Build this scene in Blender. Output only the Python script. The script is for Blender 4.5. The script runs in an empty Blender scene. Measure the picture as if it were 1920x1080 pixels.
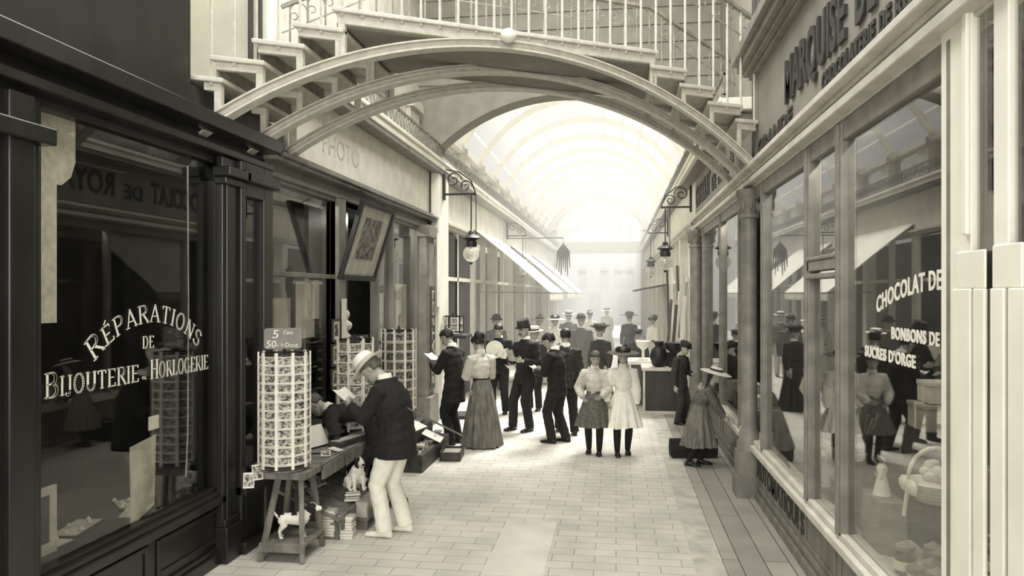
import bpy, bmesh, math, random
from mathutils import Vector, Matrix
from math import sin, cos, pi, sqrt, radians as R
random.seed(7)
C = bpy.context.scene.collection
SC = bpy.context.scene

# ------------------------------------------------------------------ camera, sky, sun, exposure
FPX, PSI, EYE = 1400.0, math.atan(195 / 1400.0), 2.25
cam = bpy.data.cameras.new('camera'); co = bpy.data.objects.new('camera', cam); C.objects.link(co)
co.location = (0, 0, EYE); co.rotation_euler = (pi / 2, 0, PSI)
cam.sensor_width = 36; cam.lens = 36 * FPX / 1920; cam.shift_y = 10 / 1920; cam.clip_start = .05; cam.clip_end = 300
SC.camera = co
SC.view_settings.view_transform = 'Standard'; SC.view_settings.look = 'None'
SC.view_settings.exposure = 0.0; SC.view_settings.gamma = 1; SC.view_settings.use_curve_mapping = False
W = bpy.data.worlds.new('sky'); SC.world = W; W.use_nodes = True
bgn = W.node_tree.nodes['Background']; bgn.inputs[0].default_value = (1.0, .975, .90, 1); bgn.inputs[1].default_value = .74
def sun(name, d, e, ang, col=(1, .985, .93)):
    l = bpy.data.lights.new(name, 'SUN'); l.energy = e; l.angle = R(ang); l.color = col
    o = bpy.data.objects.new(name, l); C.objects.link(o); o.location = (0, 20, 12)
    o.rotation_euler = Vector(d).to_track_quat('-Z', 'Y').to_euler(); return o
sun('sun', (-.26, -.6, -1.0), 12.5, 26)
def area(name, loc, d, sx, sy, e, col=(1, .985, .94)):
    l = bpy.data.lights.new(name, 'AREA'); l.shape = 'RECTANGLE'; l.size = sx; l.size_y = sy; l.energy = e; l.color = col
    o = bpy.data.objects.new(name, l); C.objects.link(o); o.location = loc
    o.rotation_euler = Vector(d).to_track_quat('-Z', 'Y').to_euler(); return o
area('near_fill_light', (-.9, 7.0, 8.1), (0, .05, -1), 3.6, 9, 800)  # fill panel added under the closed roof to brighten the near floor
def point(name, loc, e, r=.12, col=(1, .97, .9)):
    l = bpy.data.lights.new(name, 'POINT'); l.energy = e; l.shadow_soft_size = r; l.color = col
    o = bpy.data.objects.new(name, l); C.objects.link(o); o.location = loc; return o
for k, (x, y, e) in enumerate(((1.70, 4.5, 26), (1.70, 5.8, 18), (1.70, 7.2, 26), (1.72, 11, 30), (-3.55, 7.6, 42), (-3.55, 11.2, 36), (-3.54, 4.5, 4), (-3.54, 5.3, 4))): point('shop_fill_light', (x, y, 3.40), e, .01)  # fill points added behind the shop glass to brighten the goods
area('entrance_daylight', (-.6, -5.0, 3.6), (0, 1, -.06), 4.6, 5, 580)

# ------------------------------------------------------------------ helpers
def ray(u, v):
    a = (u - 960) / FPX; b = (550 - v) / FPX; c, s = cos(PSI), sin(PSI)
    return Vector((c * a - s, s * a + c, b))
def ax(u, v, x): d = ray(u, v); return Vector((0, 0, EYE)) + d * (x / d.x)
def ay(u, v, y): d = ray(u, v); return Vector((0, 0, EYE)) + d * (y / d.y)
def az(u, v, z): d = ray(u, v); return Vector((0, 0, EYE)) + d * ((z - EYE) / d.z)
def lin(c): return tuple((x / 12.92 if x <= .04045 else ((x + .055) / 1.055) ** 2.4) for x in c)
def S(t):                                    # the print's sepia tone for a grey value 0..1
    t = max(0, min(1, t)); k = ((0, (.03, .028, .022)), (.15, (.15, .145, .13)), (.5, (.51, .498, .458)), (.8, (.82, .803, .75)), (1, (.975, .962, .905)))
    for (a, ca), (b, cb) in zip(k, k[1:]):
        if t <= b:
            q = (t - a) / (b - a); return lin(tuple(x + (y - x) * q for x, y in zip(ca, cb))) + (1,)
    return lin(k[-1][1]) + (1,)
def newmat(name):
    m = bpy.data.materials.new(name); m.use_nodes = True; n = m.node_tree; return m, n, n.nodes['Principled BSDF']
def M(name, t, rough=.6, var=.12, scale=9, metal=0, bump=0, stretch=(1, 1, 1)):
    m, n, p = newmat(name); N = n.nodes; L = n.links
    tc = N.new('ShaderNodeTexCoord'); mp = N.new('ShaderNodeMapping'); mp.inputs['Scale'].default_value = stretch
    nz = N.new('ShaderNodeTexNoise'); nz.inputs['Scale'].default_value = scale; nz.inputs['Detail'].default_value = 5
    rp = N.new('ShaderNodeValToRGB'); rp.color_ramp.elements[0].position = .3; rp.color_ramp.elements[1].position = .7
    rp.color_ramp.elements[0].color = S(t * (1 - var)); rp.color_ramp.elements[1].color = S(t * (1 + var))
    L.new(tc.outputs['Object'], mp.inputs[0]); L.new(mp.outputs[0], nz.inputs['Vector']); L.new(nz.outputs[0], rp.inputs[0]); L.new(rp.outputs[0], p.inputs['Base Color'])
    p.inputs['Roughness'].default_value = rough; p.inputs['Metallic'].default_value = metal
    if bump:
        b = N.new('ShaderNodeBump'); b.inputs['Strength'].default_value = bump; b.inputs['Distance'].default_value = .01
        L.new(nz.outputs[0], b.inputs['Height']); L.new(b.outputs[0], p.inputs['Normal'])
    return m
def glassmat(name, ior=1.5, tint=.93, rough=.0, mul=1.0):
    m, n, p = newmat(name); N = n.nodes; L = n.links; N.remove(p)
    out = N['Material Output']; tr = N.new('ShaderNodeBsdfTransparent'); tr.inputs[0].default_value = (tint, tint, tint * .97, 1)
    gl = N.new('ShaderNodeBsdfGlossy'); gl.inputs['Roughness'].default_value = rough
    lw = N.new('ShaderNodeLayerWeight'); lw.inputs[0].default_value = .5; mx = N.new('ShaderNodeMixShader')   # the same reflectance from both faces
    pw = N.new('ShaderNodeMath'); pw.operation = 'POWER'; pw.inputs[1].default_value = 4.0; L.new(lw.outputs['Facing'], pw.inputs[0])
    f0 = ((ior - 1) / (ior + 1)) ** 2; mm = N.new('ShaderNodeMath'); mm.operation = 'MULTIPLY_ADD'; mm.inputs[1].default_value = (1 - f0) * mul; mm.inputs[2].default_value = f0 * mul; mm.use_clamp = True
    L.new(pw.outputs[0], mm.inputs[0]); L.new(mm.outputs[0], mx.inputs[0]); L.new(tr.outputs[0], mx.inputs[1]); L.new(gl.outputs[0], mx.inputs[2]); L.new(mx.outputs[0], out.inputs[0])
    return m
def picmat(name, lo, hi, paper, bx=.1, by=.1, scale=3.0, ax3='XZ'):
    """a printed picture inside a paper margin, different on every copy"""
    m, n, p = newmat(name); N = n.nodes; L = n.links
    tc = N.new('ShaderNodeTexCoord'); sp = N.new('ShaderNodeSeparateXYZ'); L.new(tc.outputs['Generated'], sp.inputs[0])
    def inside(o, b):
        a = N.new('ShaderNodeMath'); a.operation = 'SUBTRACT'; a.inputs[1].default_value = .5; L.new(sp.outputs[o], a.inputs[0])
        c = N.new('ShaderNodeMath'); c.operation = 'ABSOLUTE'; L.new(a.outputs[0], c.inputs[0])
        d = N.new('ShaderNodeMath'); d.operation = 'LESS_THAN'; d.inputs[1].default_value = .5 - b; L.new(c.outputs[0], d.inputs[0]); return d
    i, j = inside(ax3[0], bx), inside(ax3[1], by)
    k = N.new('ShaderNodeMath'); k.operation = 'MULTIPLY'; L.new(i.outputs[0], k.inputs[0]); L.new(j.outputs[0], k.inputs[1])
    oi = N.new('ShaderNodeObjectInfo'); ml = N.new('ShaderNodeMath'); ml.operation = 'MULTIPLY'; ml.inputs[1].default_value = 50; L.new(oi.outputs['Random'], ml.inputs[0])
    va = N.new('ShaderNodeVectorMath'); va.operation = 'ADD'; L.new(tc.outputs['Generated'], va.inputs[0]); L.new(ml.outputs[0], va.inputs[1])
    nz = N.new('ShaderNodeTexNoise'); nz.inputs['Scale'].default_value = scale; nz.inputs['Detail'].default_value = 4; L.new(va.outputs[0], nz.inputs['Vector'])
    rp = N.new('ShaderNodeValToRGB'); rp.color_ramp.elements[0].position = .38; rp.color_ramp.elements[1].position = .62
    rp.color_ramp.elements[0].color = S(lo); rp.color_ramp.elements[1].color = S(hi); L.new(nz.outputs[0], rp.inputs[0])
    mx = N.new('ShaderNodeMix'); mx.data_type = 'RGBA'; L.new(k.outputs[0], mx.inputs[0]); mx.inputs[6].default_value = S(paper); L.new(rp.outputs[0], mx.inputs[7])
    L.new(mx.outputs[2], p.inputs['Base Color']); p.inputs['Roughness'].default_value = .6
    return m

class MB:
    def __init__(s): s.v = []; s.f = []; s.m = []
    def add(s, vs, fs, mi=0):
        o = len(s.v); s.v += [Vector(q) for q in vs]; s.f += [tuple(i + o for i in q) for q in fs]; s.m += [mi] * len(fs); return s
    def box(s, x0, x1, y0, y1, z0, z1, mi=0):
        return s.add([(x0, y0, z0), (x1, y0, z0), (x1, y1, z0), (x0, y1, z0), (x0, y0, z1), (x1, y0, z1), (x1, y1, z1), (x0, y1, z1)],
                     [(3, 2, 1, 0), (4, 5, 6, 7), (0, 1, 5, 4), (1, 2, 6, 5), (2, 3, 7, 6), (3, 0, 4, 7)], mi)
    def bar(s, a, b, w, h, up=(0, 0, 1), mi=0):              # square bar from a to b
        a, b = Vector(a), Vector(b); d = (b - a).normalized(); up = Vector(up)
        if abs(d.dot(up)) > .98: up = Vector((0, 1, 0))
        r = d.cross(up).normalized() * w / 2; u = r.cross(d).normalized() * h / 2
        return s.add([a - r - u, a + r - u, a + r + u, a - r + u, b - r - u, b + r - u, b + r + u, b - r + u],
                     [(0, 1, 2, 3), (7, 6, 5, 4), (0, 4, 5, 1), (1, 5, 6, 2), (2, 6, 7, 3), (3, 7, 4, 0)], mi)
    def loft(s, rings, mi=0, cap=True):
        n = len(rings[0]); vs = [p for r in rings for p in r]; fs = []
        for i in range(len(rings) - 1):
            for j in range(n):
                k = (j + 1) % n; fs.append((i * n + j, i * n + k, (i + 1) * n + k, (i + 1) * n + j))
        if cap: fs.append(tuple(reversed(range(n)))); fs.append(tuple((len(rings) - 1) * n + j for j in range(n)))
        return s.add(vs, fs, mi)
    def tube(s, pts, rad, n=8, mi=0, up=None, flat=1.0):
        pts = [Vector(p) for p in pts]; rad = rad if isinstance(rad, (list, tuple)) else [rad] * len(pts); rings = []
        ref = Vector(up) if up else None
        for i, p in enumerate(pts):
            d = (pts[min(i + 1, len(pts) - 1)] - pts[max(i - 1, 0)]).normalized()
            if ref is None: ref = Vector((0, 0, 1)) if abs(d.z) < .9 else Vector((0, 1, 0))
            a = d.cross(ref)
            a = a.normalized() if a.length > 1e-5 else d.orthogonal().normalized(); b = a.cross(d).normalized()
            rings.append([p + a * cos(2 * pi * k / n) * rad[i] + b * sin(2 * pi * k / n) * rad[i] * flat for k in range(n)])
            if not up: ref = b
        return s.loft(rings, mi)
    def lathe(s, prof, c=(0, 0, 0), n=16, mi=0, axis=None):
        c = Vector(c); q = Vector(axis).to_track_quat('Z', 'Y').to_matrix() if axis else Matrix.Identity(3)
        return s.loft([[c + q @ Vector((r * cos(2 * pi * k / n), r * sin(2 * pi * k / n), z)) for k in range(n)] for r, z in prof], mi)
    def ball(s, c, r, n=12, mi=0):
        r = r if isinstance(r, (tuple, list)) else (r, r, r); c = Vector(c); m = max(5, n // 2 + 1)
        return s.loft([[c + Vector((r[0] * sin(pi * (i + .04) / (m + .08)) * cos(2 * pi * k / n), r[1] * sin(pi * (i + .04) / (m + .08)) * sin(2 * pi * k / n), -r[2] * cos(pi * (i + .04) / (m + .08)))) for k in range(n)] for i in range(m + 1)], mi)
    def prism(s, poly, a, b, mapf=None, mi=0):                # poly in 2D, extruded between depths a and b by mapf(x, y, depth)
        mapf = mapf or (lambda x, y, d: (x, y, d)); n = len(poly)
        vs = [mapf(x, y, a) for x, y in poly] + [mapf(x, y, b) for x, y in poly]
        return s.add(vs, [tuple(reversed(range(n))), tuple(range(n, 2 * n))] + [(i, (i + 1) % n, n + (i + 1) % n, n + i) for i in range(n)], mi)
    def strip(s, up, lo, a, b, mapf, mi=0):                   # solid band between two polylines
        n = len(up)
        for i in range(n - 1):
            s.prism([lo[i], lo[i + 1], up[i + 1], up[i]], a, b, mapf, mi)
        return s
    def xf(s, m): s.v = [m @ p for p in s.v]; return s
def mesh(name, mb, mats):
    me = bpy.data.meshes.new(name); me.from_pydata([tuple(p) for p in mb.v], [], mb.f)
    for m in (mats if isinstance(mats, (list, tuple)) else [mats]): me.materials.append(m)
    me.polygons.foreach_set('material_index', mb.m)
    bm = bmesh.new(); bm.from_mesh(me); bmesh.ops.recalc_face_normals(bm, faces=bm.faces); bm.to_mesh(me); bm.free()
    return me
def tag(o, label=None, cat=None, group=None, kind=None):
    if label: o['label'] = label
    if cat: o['category'] = cat
    if group: o['group'] = group
    if kind: o['kind'] = kind
    return o
def bevel(o, w, seg=2, ang=35):
    b = o.modifiers.new('edge', 'BEVEL'); b.width = w; b.segments = seg; b.limit_method = 'ANGLE'; b.angle_limit = R(ang); return o
def smooth(o, ang=50):
    me = o.data
    me.polygons.foreach_set('use_smooth', [True] * len(me.polygons))
    try: me.set_sharp_from_angle(angle=R(ang))
    except Exception: pass
    return o
def part(name, mb, mat, parent=None, bev=0, sm=False, label=None):
    o = bpy.data.objects.new(name, mesh(name, mb, mat)); C.objects.link(o)
    if parent: o.parent = parent
    if bev: bevel(o, bev)
    if sm: smooth(o)
    if label: o['label'] = label
    return o
def T(name, label, cat, loc=(0, 0, 0), rz=0, group=None):
    o = bpy.data.objects.new(name, None); C.objects.link(o); o.empty_display_size = .1
    o.location = loc; o.rotation_euler = (0, 0, rz); return tag(o, label, cat, group)
def one(name, mb, mat, label, cat, loc=(0, 0, 0), rz=0, group=None, bev=0, sm=False):
    o = part(name, mb, mat, None, bev, sm); o.location = loc; o.rotation_euler = (0, 0, rz); return tag(o, label, cat, group)
def struct(name, mb, mat, parent=None, bev=0, sm=False):
    o = part(name, mb, mat, parent, bev, sm)
    if not parent: o['kind'] = 'structure'
    return o
def dup(r, loc=None, rot=None, label=None, group=None):
    c = r.copy(); C.objects.link(c)
    if loc is not None: c.location = loc
    if rot is not None: c.rotation_euler = rot if isinstance(rot, tuple) else (0, 0, rot)
    if label: c['label'] = label
    if group: c['group'] = group
    for ch in list(r.children):
        k = ch.copy(); C.objects.link(k); k.parent = c
        for g in list(ch.children): h = g.copy(); C.objects.link(h); h.parent = k
    return c
def fuse(mb, voxel, smooth_it=4, sub=0):
    """merge overlapping shapes into one continuous skin"""
    me = bpy.data.meshes.new('t'); me.from_pydata([tuple(p) for p in mb.v], [], mb.f)
    bm = bmesh.new(); bm.from_mesh(me); bmesh.ops.recalc_face_normals(bm, faces=bm.faces); bm.to_mesh(me); bm.free()
    o = bpy.data.objects.new('t', me); C.objects.link(o)
    r = o.modifiers.new('r', 'REMESH'); r.mode = 'VOXEL'; r.voxel_size = voxel; r.use_smooth_shade = True
    if smooth_it: k = o.modifiers.new('s', 'SMOOTH'); k.factor = .5; k.iterations = smooth_it
    ev = o.evaluated_get(bpy.context.evaluated_depsgraph_get()); e = ev.to_mesh()
    out = MB(); out.v = [v.co.copy() for v in e.vertices]; out.f = [tuple(p.vertices) for p in e.polygons]; out.m = [0] * len(out.f)
    ev.to_mesh_clear(); bpy.data.objects.remove(o); bpy.data.meshes.remove(me)
    return out
def textmb(body, size, depth, mapf, width=None, spacing=1.0, bold=0.0):
    """sans lettering as solid letters; mapf places (x, y, depth); width squeezes the line"""
    cu = bpy.data.curves.new('t', 'FONT'); cu.body = body; cu.size = size; cu.extrude = .5; cu.offset = bold; cu.space_character = spacing; cu.resolution_u = 3
    o = bpy.data.objects.new('t', cu); C.objects.link(o)
    ev = o.evaluated_get(bpy.context.evaluated_depsgraph_get()); e = ev.to_mesh()
    xs = [v.co.x for v in e.vertices]; x0, x1 = min(xs), max(xs); k = (width / (x1 - x0)) if width else 1
    mb = MB(); mb.v = [Vector(mapf((v.co.x - x0) * k, v.co.y, (v.co.z + .5) * depth)) for v in e.vertices]
    mb.f = [tuple(p.vertices) for p in e.polygons]; mb.m = [0] * len(mb.f)
    ev.to_mesh_clear(); bpy.data.objects.remove(o); bpy.data.curves.remove(cu)
    return mb
# a drawn Roman alphabet with thick and thin strokes and serifs: (points, thick?) strokes plus serif feet
def arc(cx, cy, rx, ry, a0, a1, n=12): return [(cx + rx * cos(R(a0 + (a1 - a0) * i / n)), cy + ry * sin(R(a0 + (a1 - a0) * i / n))) for i in range(n + 1)]
ROM = {
 'R': (.62, [([(.12, 0), (.12, 1)], 1), ([(.12, 1), (.32, 1)] + arc(.32, .76, .22, .24, 90, -90) + [(.12, .52)], 2), ([(.3, .52), (.62, 0)], 1)], [(.12, 0), (.12, 1), (.62, 0)]),
 'P': (.58, [([(.12, 0), (.12, 1)], 1), ([(.12, 1), (.3, 1)] + arc(.3, .74, .24, .26, 90, -90) + [(.12, .48)], 2)], [(.12, 0), (.12, 1)]),
 'B': (.6, [([(.12, 0), (.12, 1)], 1), ([(.12, 1), (.3, 1)] + arc(.3, .77, .2, .23, 90, -90) + [(.12, .54)], 2), ([(.3, .54)] + arc(.3, .27, .25, .27, 90, -90) + [(.12, 0)], 2)], [(.12, 0), (.12, 1)]),
 'E': (.55, [([(.12, 0), (.12, 1)], 1), ([(.12, .98), (.5, .98), (.5, .84)], 0), ([(.12, .52), (.4, .52)], 0), ([(.12, .02), (.52, .02), (.52, .18)], 0)], [(.12, 0), (.12, 1)]),
 'A': (.66, [([(.06, 0), (.33, 1)], 0), ([(.33, 1), (.6, 0)], 1), ([(.16, .34), (.5, .34)], 0)], [(.06, 0), (.6, 0)]),
 'T': (.58, [([(.29, 0), (.29, 1)], 1), ([(.04, .82), (.04, .98), (.54, .98), (.54, .82)], 0)], [(.29, 0)]),
 'I': (.24, [([(.12, 0), (.12, 1)], 1)], [(.12, 0), (.12, 1)]),
 'O': (.66, [(arc(.33, .5, .27, .5, 0, 360, 24), 2)], []),
 'N': (.66, [([(.1, 0), (.1, 1)], 0), ([(.1, 1), (.56, 0)], 1), ([(.56, 0), (.56, 1)], 0)], [(.1, 0), (.1, 1), (.56, 1)]),
 'S': (.52, [(arc(.27, .75, .2, .25, 20, 270, 10) + arc(.27, .26, .22, .25, 90, -160, 10), 2)], []),
 'D': (.64, [([(.12, 0), (.12, 1)], 1), ([(.12, 1), (.28, 1)] + arc(.28, .5, .3, .5, 90, -90) + [(.12, 0)], 2)], [(.12, 0), (.12, 1)]),
 'J': (.36, [([(.24, 1), (.24, .2)] + arc(.12, .16, .12, .2, 0, -150, 8), 1)], [(.24, 1)]),
 'U': (.66, [([(.12, 1), (.12, .3)] + arc(.34, .3, .22, .3, 180, 360, 12) + [(.56, 1)], 2)], [(.12, 1), (.56, 1)]),
 'H': (.68, [([(.12, 0), (.12, 1)], 1), ([(.56, 0), (.56, 1)], 1), ([(.12, .52), (.56, .52)], 0)], [(.12, 0), (.12, 1), (.56, 0), (.56, 1)]),
 'L': (.54, [([(.12, 0), (.12, 1)], 1), ([(.12, .02), (.5, .02), (.5, .2)], 0)], [(.12, 0), (.12, 1)]),
 'G': (.64, [(arc(.33, .5, .27, .5, 50, 340, 18), 2), ([(.57, .05), (.57, .42)], 1), ([(.42, .42), (.66, .42)], 0)], []),
 '&': (.5, [(arc(.25, .3, .16, .14, 40, 330, 10), 0), ([(.1, .5), (.4, .1)], 0)], []), ' ': (.3, [], [])}
def roman(text, h, depth, mapf, sx=1.0, gap=.1, cap=1.0):
    """mapf(x, y, d, baseline x) -> world; returns (MB, advance)"""
    mb = MB(); x = 0
    for i, ch in enumerate(text):
        acc = ch == 'É'; w, st, sf = ROM['E' if acc else ch]; k = h * (cap if (i == 0 or text[i - 1] == ' ') else 1)
        mid = x + w * k * sx / 2
        def line(a, b, t):
            dx, dy = (b[0] - a[0]) * sx, b[1] - a[1]; l = sqrt(dx * dx + dy * dy) or 1; nx, ny = -dy / l * t / 2, dx / l * t / 2; ex, ey = dx / l * t * .25, dy / l * t * .25
            q = [(a[0] * sx - ex + nx, a[1] - ey + ny), (a[0] * sx - ex - nx, a[1] - ey - ny), (b[0] * sx + ex - nx, b[1] + ey - ny), (b[0] * sx + ex + nx, b[1] + ey + ny)]
            mb.prism([(p[0] * k, p[1] * k) for p in q], 0, depth, lambda X, Y, d: mapf(X + x, Y, d, mid))
        for pts, kind in st:
            for a, b in zip(pts, pts[1:]):
                t = (.055, .12, .06 + .08 * abs((b[1] - a[1]) / (sqrt((b[0] - a[0]) ** 2 + (b[1] - a[1]) ** 2) + 1e-6)))[kind]
                line(a, b, t)
        for p in sf: line((p[0] - .11, min(.98, max(.02, p[1]))), (p[0] + .11, min(.98, max(.02, p[1]))), .04)
        if acc: line((.26, 1.1), (.42, 1.24), .06)
        x += (w * sx + gap) * k
    return mb, x

# ------------------------------------------------------------------ materials
m_dark = M('black_paint', .13, .28, .25, 5, stretch=(1, 1, .3)); m_dark2 = M('dark_timber', .2, .45, .25, 7, stretch=(1, 1, .2))
m_mid = M('grey_paint', .48, .5, .12, 6); m_pale = M('pale_paint', .78, .5, .08, 4); m_white = M('white_paint', .95, .5, .04, 3)
m_plaster = M('pale_plaster', .93, .8, .06, 2.5); m_brown = M('grey_brown_paint', .46, .45, .15, 6, stretch=(1, 1, .3))
m_iron = M('pale_iron', .76, .5, .06, 14, bump=.05); m_iron2 = M('grey_iron', .5, .5, .2, 9); m_black = M('black_iron', .1, .5, .3, 12)
m_board = M('boarded_ceiling', .54, .8, .06, 4); m_glass = glassmat('shop_glass', 1.6, .95, 0, .85); m_clear = glassmat('clear_glass', 1.45, .97)
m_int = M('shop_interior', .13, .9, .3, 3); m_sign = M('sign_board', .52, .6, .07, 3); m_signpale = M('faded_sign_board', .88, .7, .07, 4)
m_letter = M('dark_lettering', .2, .6, .1, 9); m_faint = M('faded_lettering', .74, .7, .15, 9); m_gold = M('pale_lettering', .93, .5, .06, 9)
m_wood = M('grey_wood', .42, .7, .25, 12, stretch=(1, 1, .3), bump=.15); m_wood2 = M('dark_wood', .25, .6, .3, 10, stretch=(1, .3, 1))
m_paper = M('white_paper', .92, .8, .05, 6); m_paper2 = M('grey_paper', .7, .8, .1, 6); m_canvas = M('awning_canvas', .95, .9, .04, 2)
m_card = picmat('postcard_picture', .18, .75, .9, .07, .1, 4); m_cardd = picmat('dark_postcard_picture', .08, .5, .75, .06, .09, 4)
m_pic = picmat('framed_print', .06, .55, .72, .25, .2, 7)
m_slab = M('stone_slab', .80, .85, .06, 2, bump=.05); m_kerb = M('kerb_stone', .7, .8, .1, 5, bump=.1)
# ------------------------------------------------------------------ floor
XL, XR, YE = -3.3, 1.5, 40.0
def brickmat(name, t1, t2, tm, bw, rh, mortar, rot=0):
    m, n, p = newmat(name); N = n.nodes; L = n.links
    tc = N.new('ShaderNodeTexCoord'); mp = N.new('ShaderNodeMapping'); mp.inputs['Rotation'].default_value = (0, 0, rot)
    b = N.new('ShaderNodeTexBrick'); b.inputs['Scale'].default_value = 1; b.inputs['Brick Width'].default_value = bw; b.inputs['Row Height'].default_value = rh
    b.inputs['Mortar Size'].default_value = mortar; b.inputs['Mortar Smooth'].default_value = .2; b.inputs['Bias'].default_value = 0
    b.inputs['Color1'].default_value = S(t1); b.inputs['Color2'].default_value = S(t2); b.inputs['Mortar'].default_value = S(tm)
    nz = N.new('ShaderNodeTexNoise'); nz.inputs['Scale'].default_value = 1.6; nz.inputs['Detail'].default_value = 6
    mx = N.new('ShaderNodeMix'); mx.data_type = 'RGBA'; mx.blend_type = 'MULTIPLY'; mx.inputs[0].default_value = .5
    rp = N.new('ShaderNodeValToRGB'); rp.color_ramp.elements[0].color = (.6, .6, .6, 1); rp.color_ramp.elements[1].color = (1, 1, 1, 1); rp.color_ramp.elements[0].position = .35; rp.color_ramp.elements[1].position = .6
    L.new(tc.outputs['Object'], mp.inputs[0]); L.new(mp.outputs[0], b.inputs['Vector']); L.new(tc.outputs['Object'], nz.inputs['Vector']); L.new(nz.outputs[0], rp.inputs[0])
    L.new(b.outputs['Color'], mx.inputs[6]); L.new(rp.outputs[0], mx.inputs[7]); L.new(mx.outputs[2], p.inputs['Base Color'])
    bp = N.new('ShaderNodeBump'); bp.inputs['Strength'].default_value = .4; bp.inputs['Distance'].default_value = .006; bp.invert = True
    L.new(b.outputs['Fac'], bp.inputs['Height']); L.new(bp.outputs[0], p.inputs['Normal']); p.inputs['Roughness'].default_value = .75
    return m
m_floor = brickmat('brick_paving', .81, .77, .60, .36, .165, .0045)
m_boards = brickmat('long_floor_slabs', .66, .58, .3, 2.6, .205, .005, pi / 2)
struct('ceiling_sun_block', MB().box(-3.9, 2.2, -3, 13.4, 8.3, 8.5), m_board)  # opaque roof out of view, added to keep the sun off the near end
struct('floor', MB().box(-3.6, .64, -3, 60, -.1, 0), m_floor)
struct('trim_kerb', MB().box(.64, .885, -3, 60, -.1, .001), m_kerb)
struct('trim_walkway', MB().box(.89, 1.8, -3, 60, -.1, .0015), m_boards)
struct('trim_slab', MB().box(-1.07, -.575, 5.9, 7.32, -.05, .003), m_slab, bev=.004)

# ------------------------------------------------------------------ shop interiors
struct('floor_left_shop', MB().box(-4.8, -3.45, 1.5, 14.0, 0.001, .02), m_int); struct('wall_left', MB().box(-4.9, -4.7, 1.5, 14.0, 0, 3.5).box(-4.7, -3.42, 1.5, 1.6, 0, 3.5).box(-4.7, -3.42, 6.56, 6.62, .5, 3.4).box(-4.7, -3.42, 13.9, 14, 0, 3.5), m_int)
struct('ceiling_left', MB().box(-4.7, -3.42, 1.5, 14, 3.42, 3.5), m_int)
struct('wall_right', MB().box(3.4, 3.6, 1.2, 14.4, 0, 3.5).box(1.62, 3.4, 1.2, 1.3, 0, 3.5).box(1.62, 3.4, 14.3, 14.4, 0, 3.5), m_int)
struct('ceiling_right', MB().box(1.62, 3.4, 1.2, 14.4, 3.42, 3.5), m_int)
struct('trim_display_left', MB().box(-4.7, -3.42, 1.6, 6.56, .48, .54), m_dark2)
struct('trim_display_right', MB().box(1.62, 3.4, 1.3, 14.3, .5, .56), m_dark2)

# ------------------------------------------------------------------ left: the dark jeweller's front
def frame(mb, y0, y1, z0, z1, xa, xb, w):          # a window frame in a plane of constant x
    mb.box(xa, xb, y0, y0 + w, z0, z1); mb.box(xa, xb, y1 - w, y1, z0, z1); mb.box(xa, xb, y0 + w, y1 - w, z0, z0 + w); mb.box(xa, xb, y0 + w, y1 - w, z1 - w, z1); return mb
b = MB()
b.box(-3.45, -3.30, 1.5, 6.64, 0, .5).box(-3.45, -3.25, 1.5, 6.66, 0, .1).box(-3.45, -3.275, 1.5, 6.65, .1, .14)
b.box(-3.45, -3.24, 3.85, 5.92, .50, .56).box(-3.45, -3.27, 3.85, 5.92, .56, .60)
for y in (4.0, 5.0): frame(b, y, y + .9, .18, .46, -3.30, -3.285, .04)
struct('trim_plinth', b, m_dark, bev=.006)
b = MB().box(-3.5, -3.28, 3.18, 3.88, 0, 3.36).box(-3.5, -3.25, 3.30, 3.42, .5, 3.36).box(-3.5, -3.24, 3.62, 3.80, .5, 3.36).box(-3.5, -3.21, 3.14, 3.92, 0, .5).box(-3.5, -3.2, 3.14, 3.92, 3.1, 3.2)
b.box(-3.5, -3.3, 1.5, 3.18, .5, 3.36)
struct('trim_pilaster', b, m_dark, bev=.01)
b = MB().box(-3.5, -3.30, 5.98, 6.06, 0, 3.4).box(-3.30, -3.24, 5.82, 6.06, 0, 3.4).box(-3.5, -3.225, 5.87, 6.01, .3, 3.2).box(-3.30, -3.19, 5.80, 6.08, 0, .3).box(-3.30, -3.21, 5.81, 6.07, .3, .36)
b.box(-3.30, -3.14, 5.76, 6.12, 3.22, 3.30).box(-3.30, -3.19, 5.79, 6.09, 3.16, 3.22)
b.box(-3.5, -3.2, 6.06, 6.14, 0, 3.4).box(-3.5, -3.2, 6.48, 6.66, 0, 3.4).box(-3.5, -3.2, 6.14, 6.48, 0, .62).box(-3.5, -3.16, 6.06, 6.68, .5, .58).box(-3.5, -3.2, 6.14, 6.48, 3.1, 3.4).box(-3.5, -3.14, 6.06, 6.7, 3.22, 3.32).box(-3.5, -3.15, 6.04, 6.7, 0, .1)
struct('trim_corner_pilaster', b, m_dark, bev=.008)
struct('trim_window_frame', frame(MB(), 3.88, 5.975, .58, 3.38, -3.40, -3.31, .045), m_dark, bev=.006)
glL = struct('window_1', MB().box(-3.362, -3.354, 3.9, 5.955, .6, 3.36), m_glass)
struct('window_2', MB().box(-3.262, -3.254, 6.14, 6.48, .62, 3.1), m_glass)
struct('trim_fascia_dark', MB().box(-3.5, -3.3, 1.5, 6.7, 3.36, 3.7).box(-3.5, -3.3, 1.5, 5.45, 3.7, 4.75).box(-3.5, -3.2, 1.5, 6.7, 3.4, 3.46).box(-3.5, -3.12, 1.5, 6.7, 3.56, 3.68).box(-3.5, -3.1, 1.5, 5.1, 4.6, 4.78), m_dark, bev=.008)
struct('wall_left_upper_bay', MB().box(-3.6, -3.28, 1.5, 5.42, 4.75, 8.2).box(-3.28, -3.2, 2.0, 5.1, 5.2, 5.3), m_dark)
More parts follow.
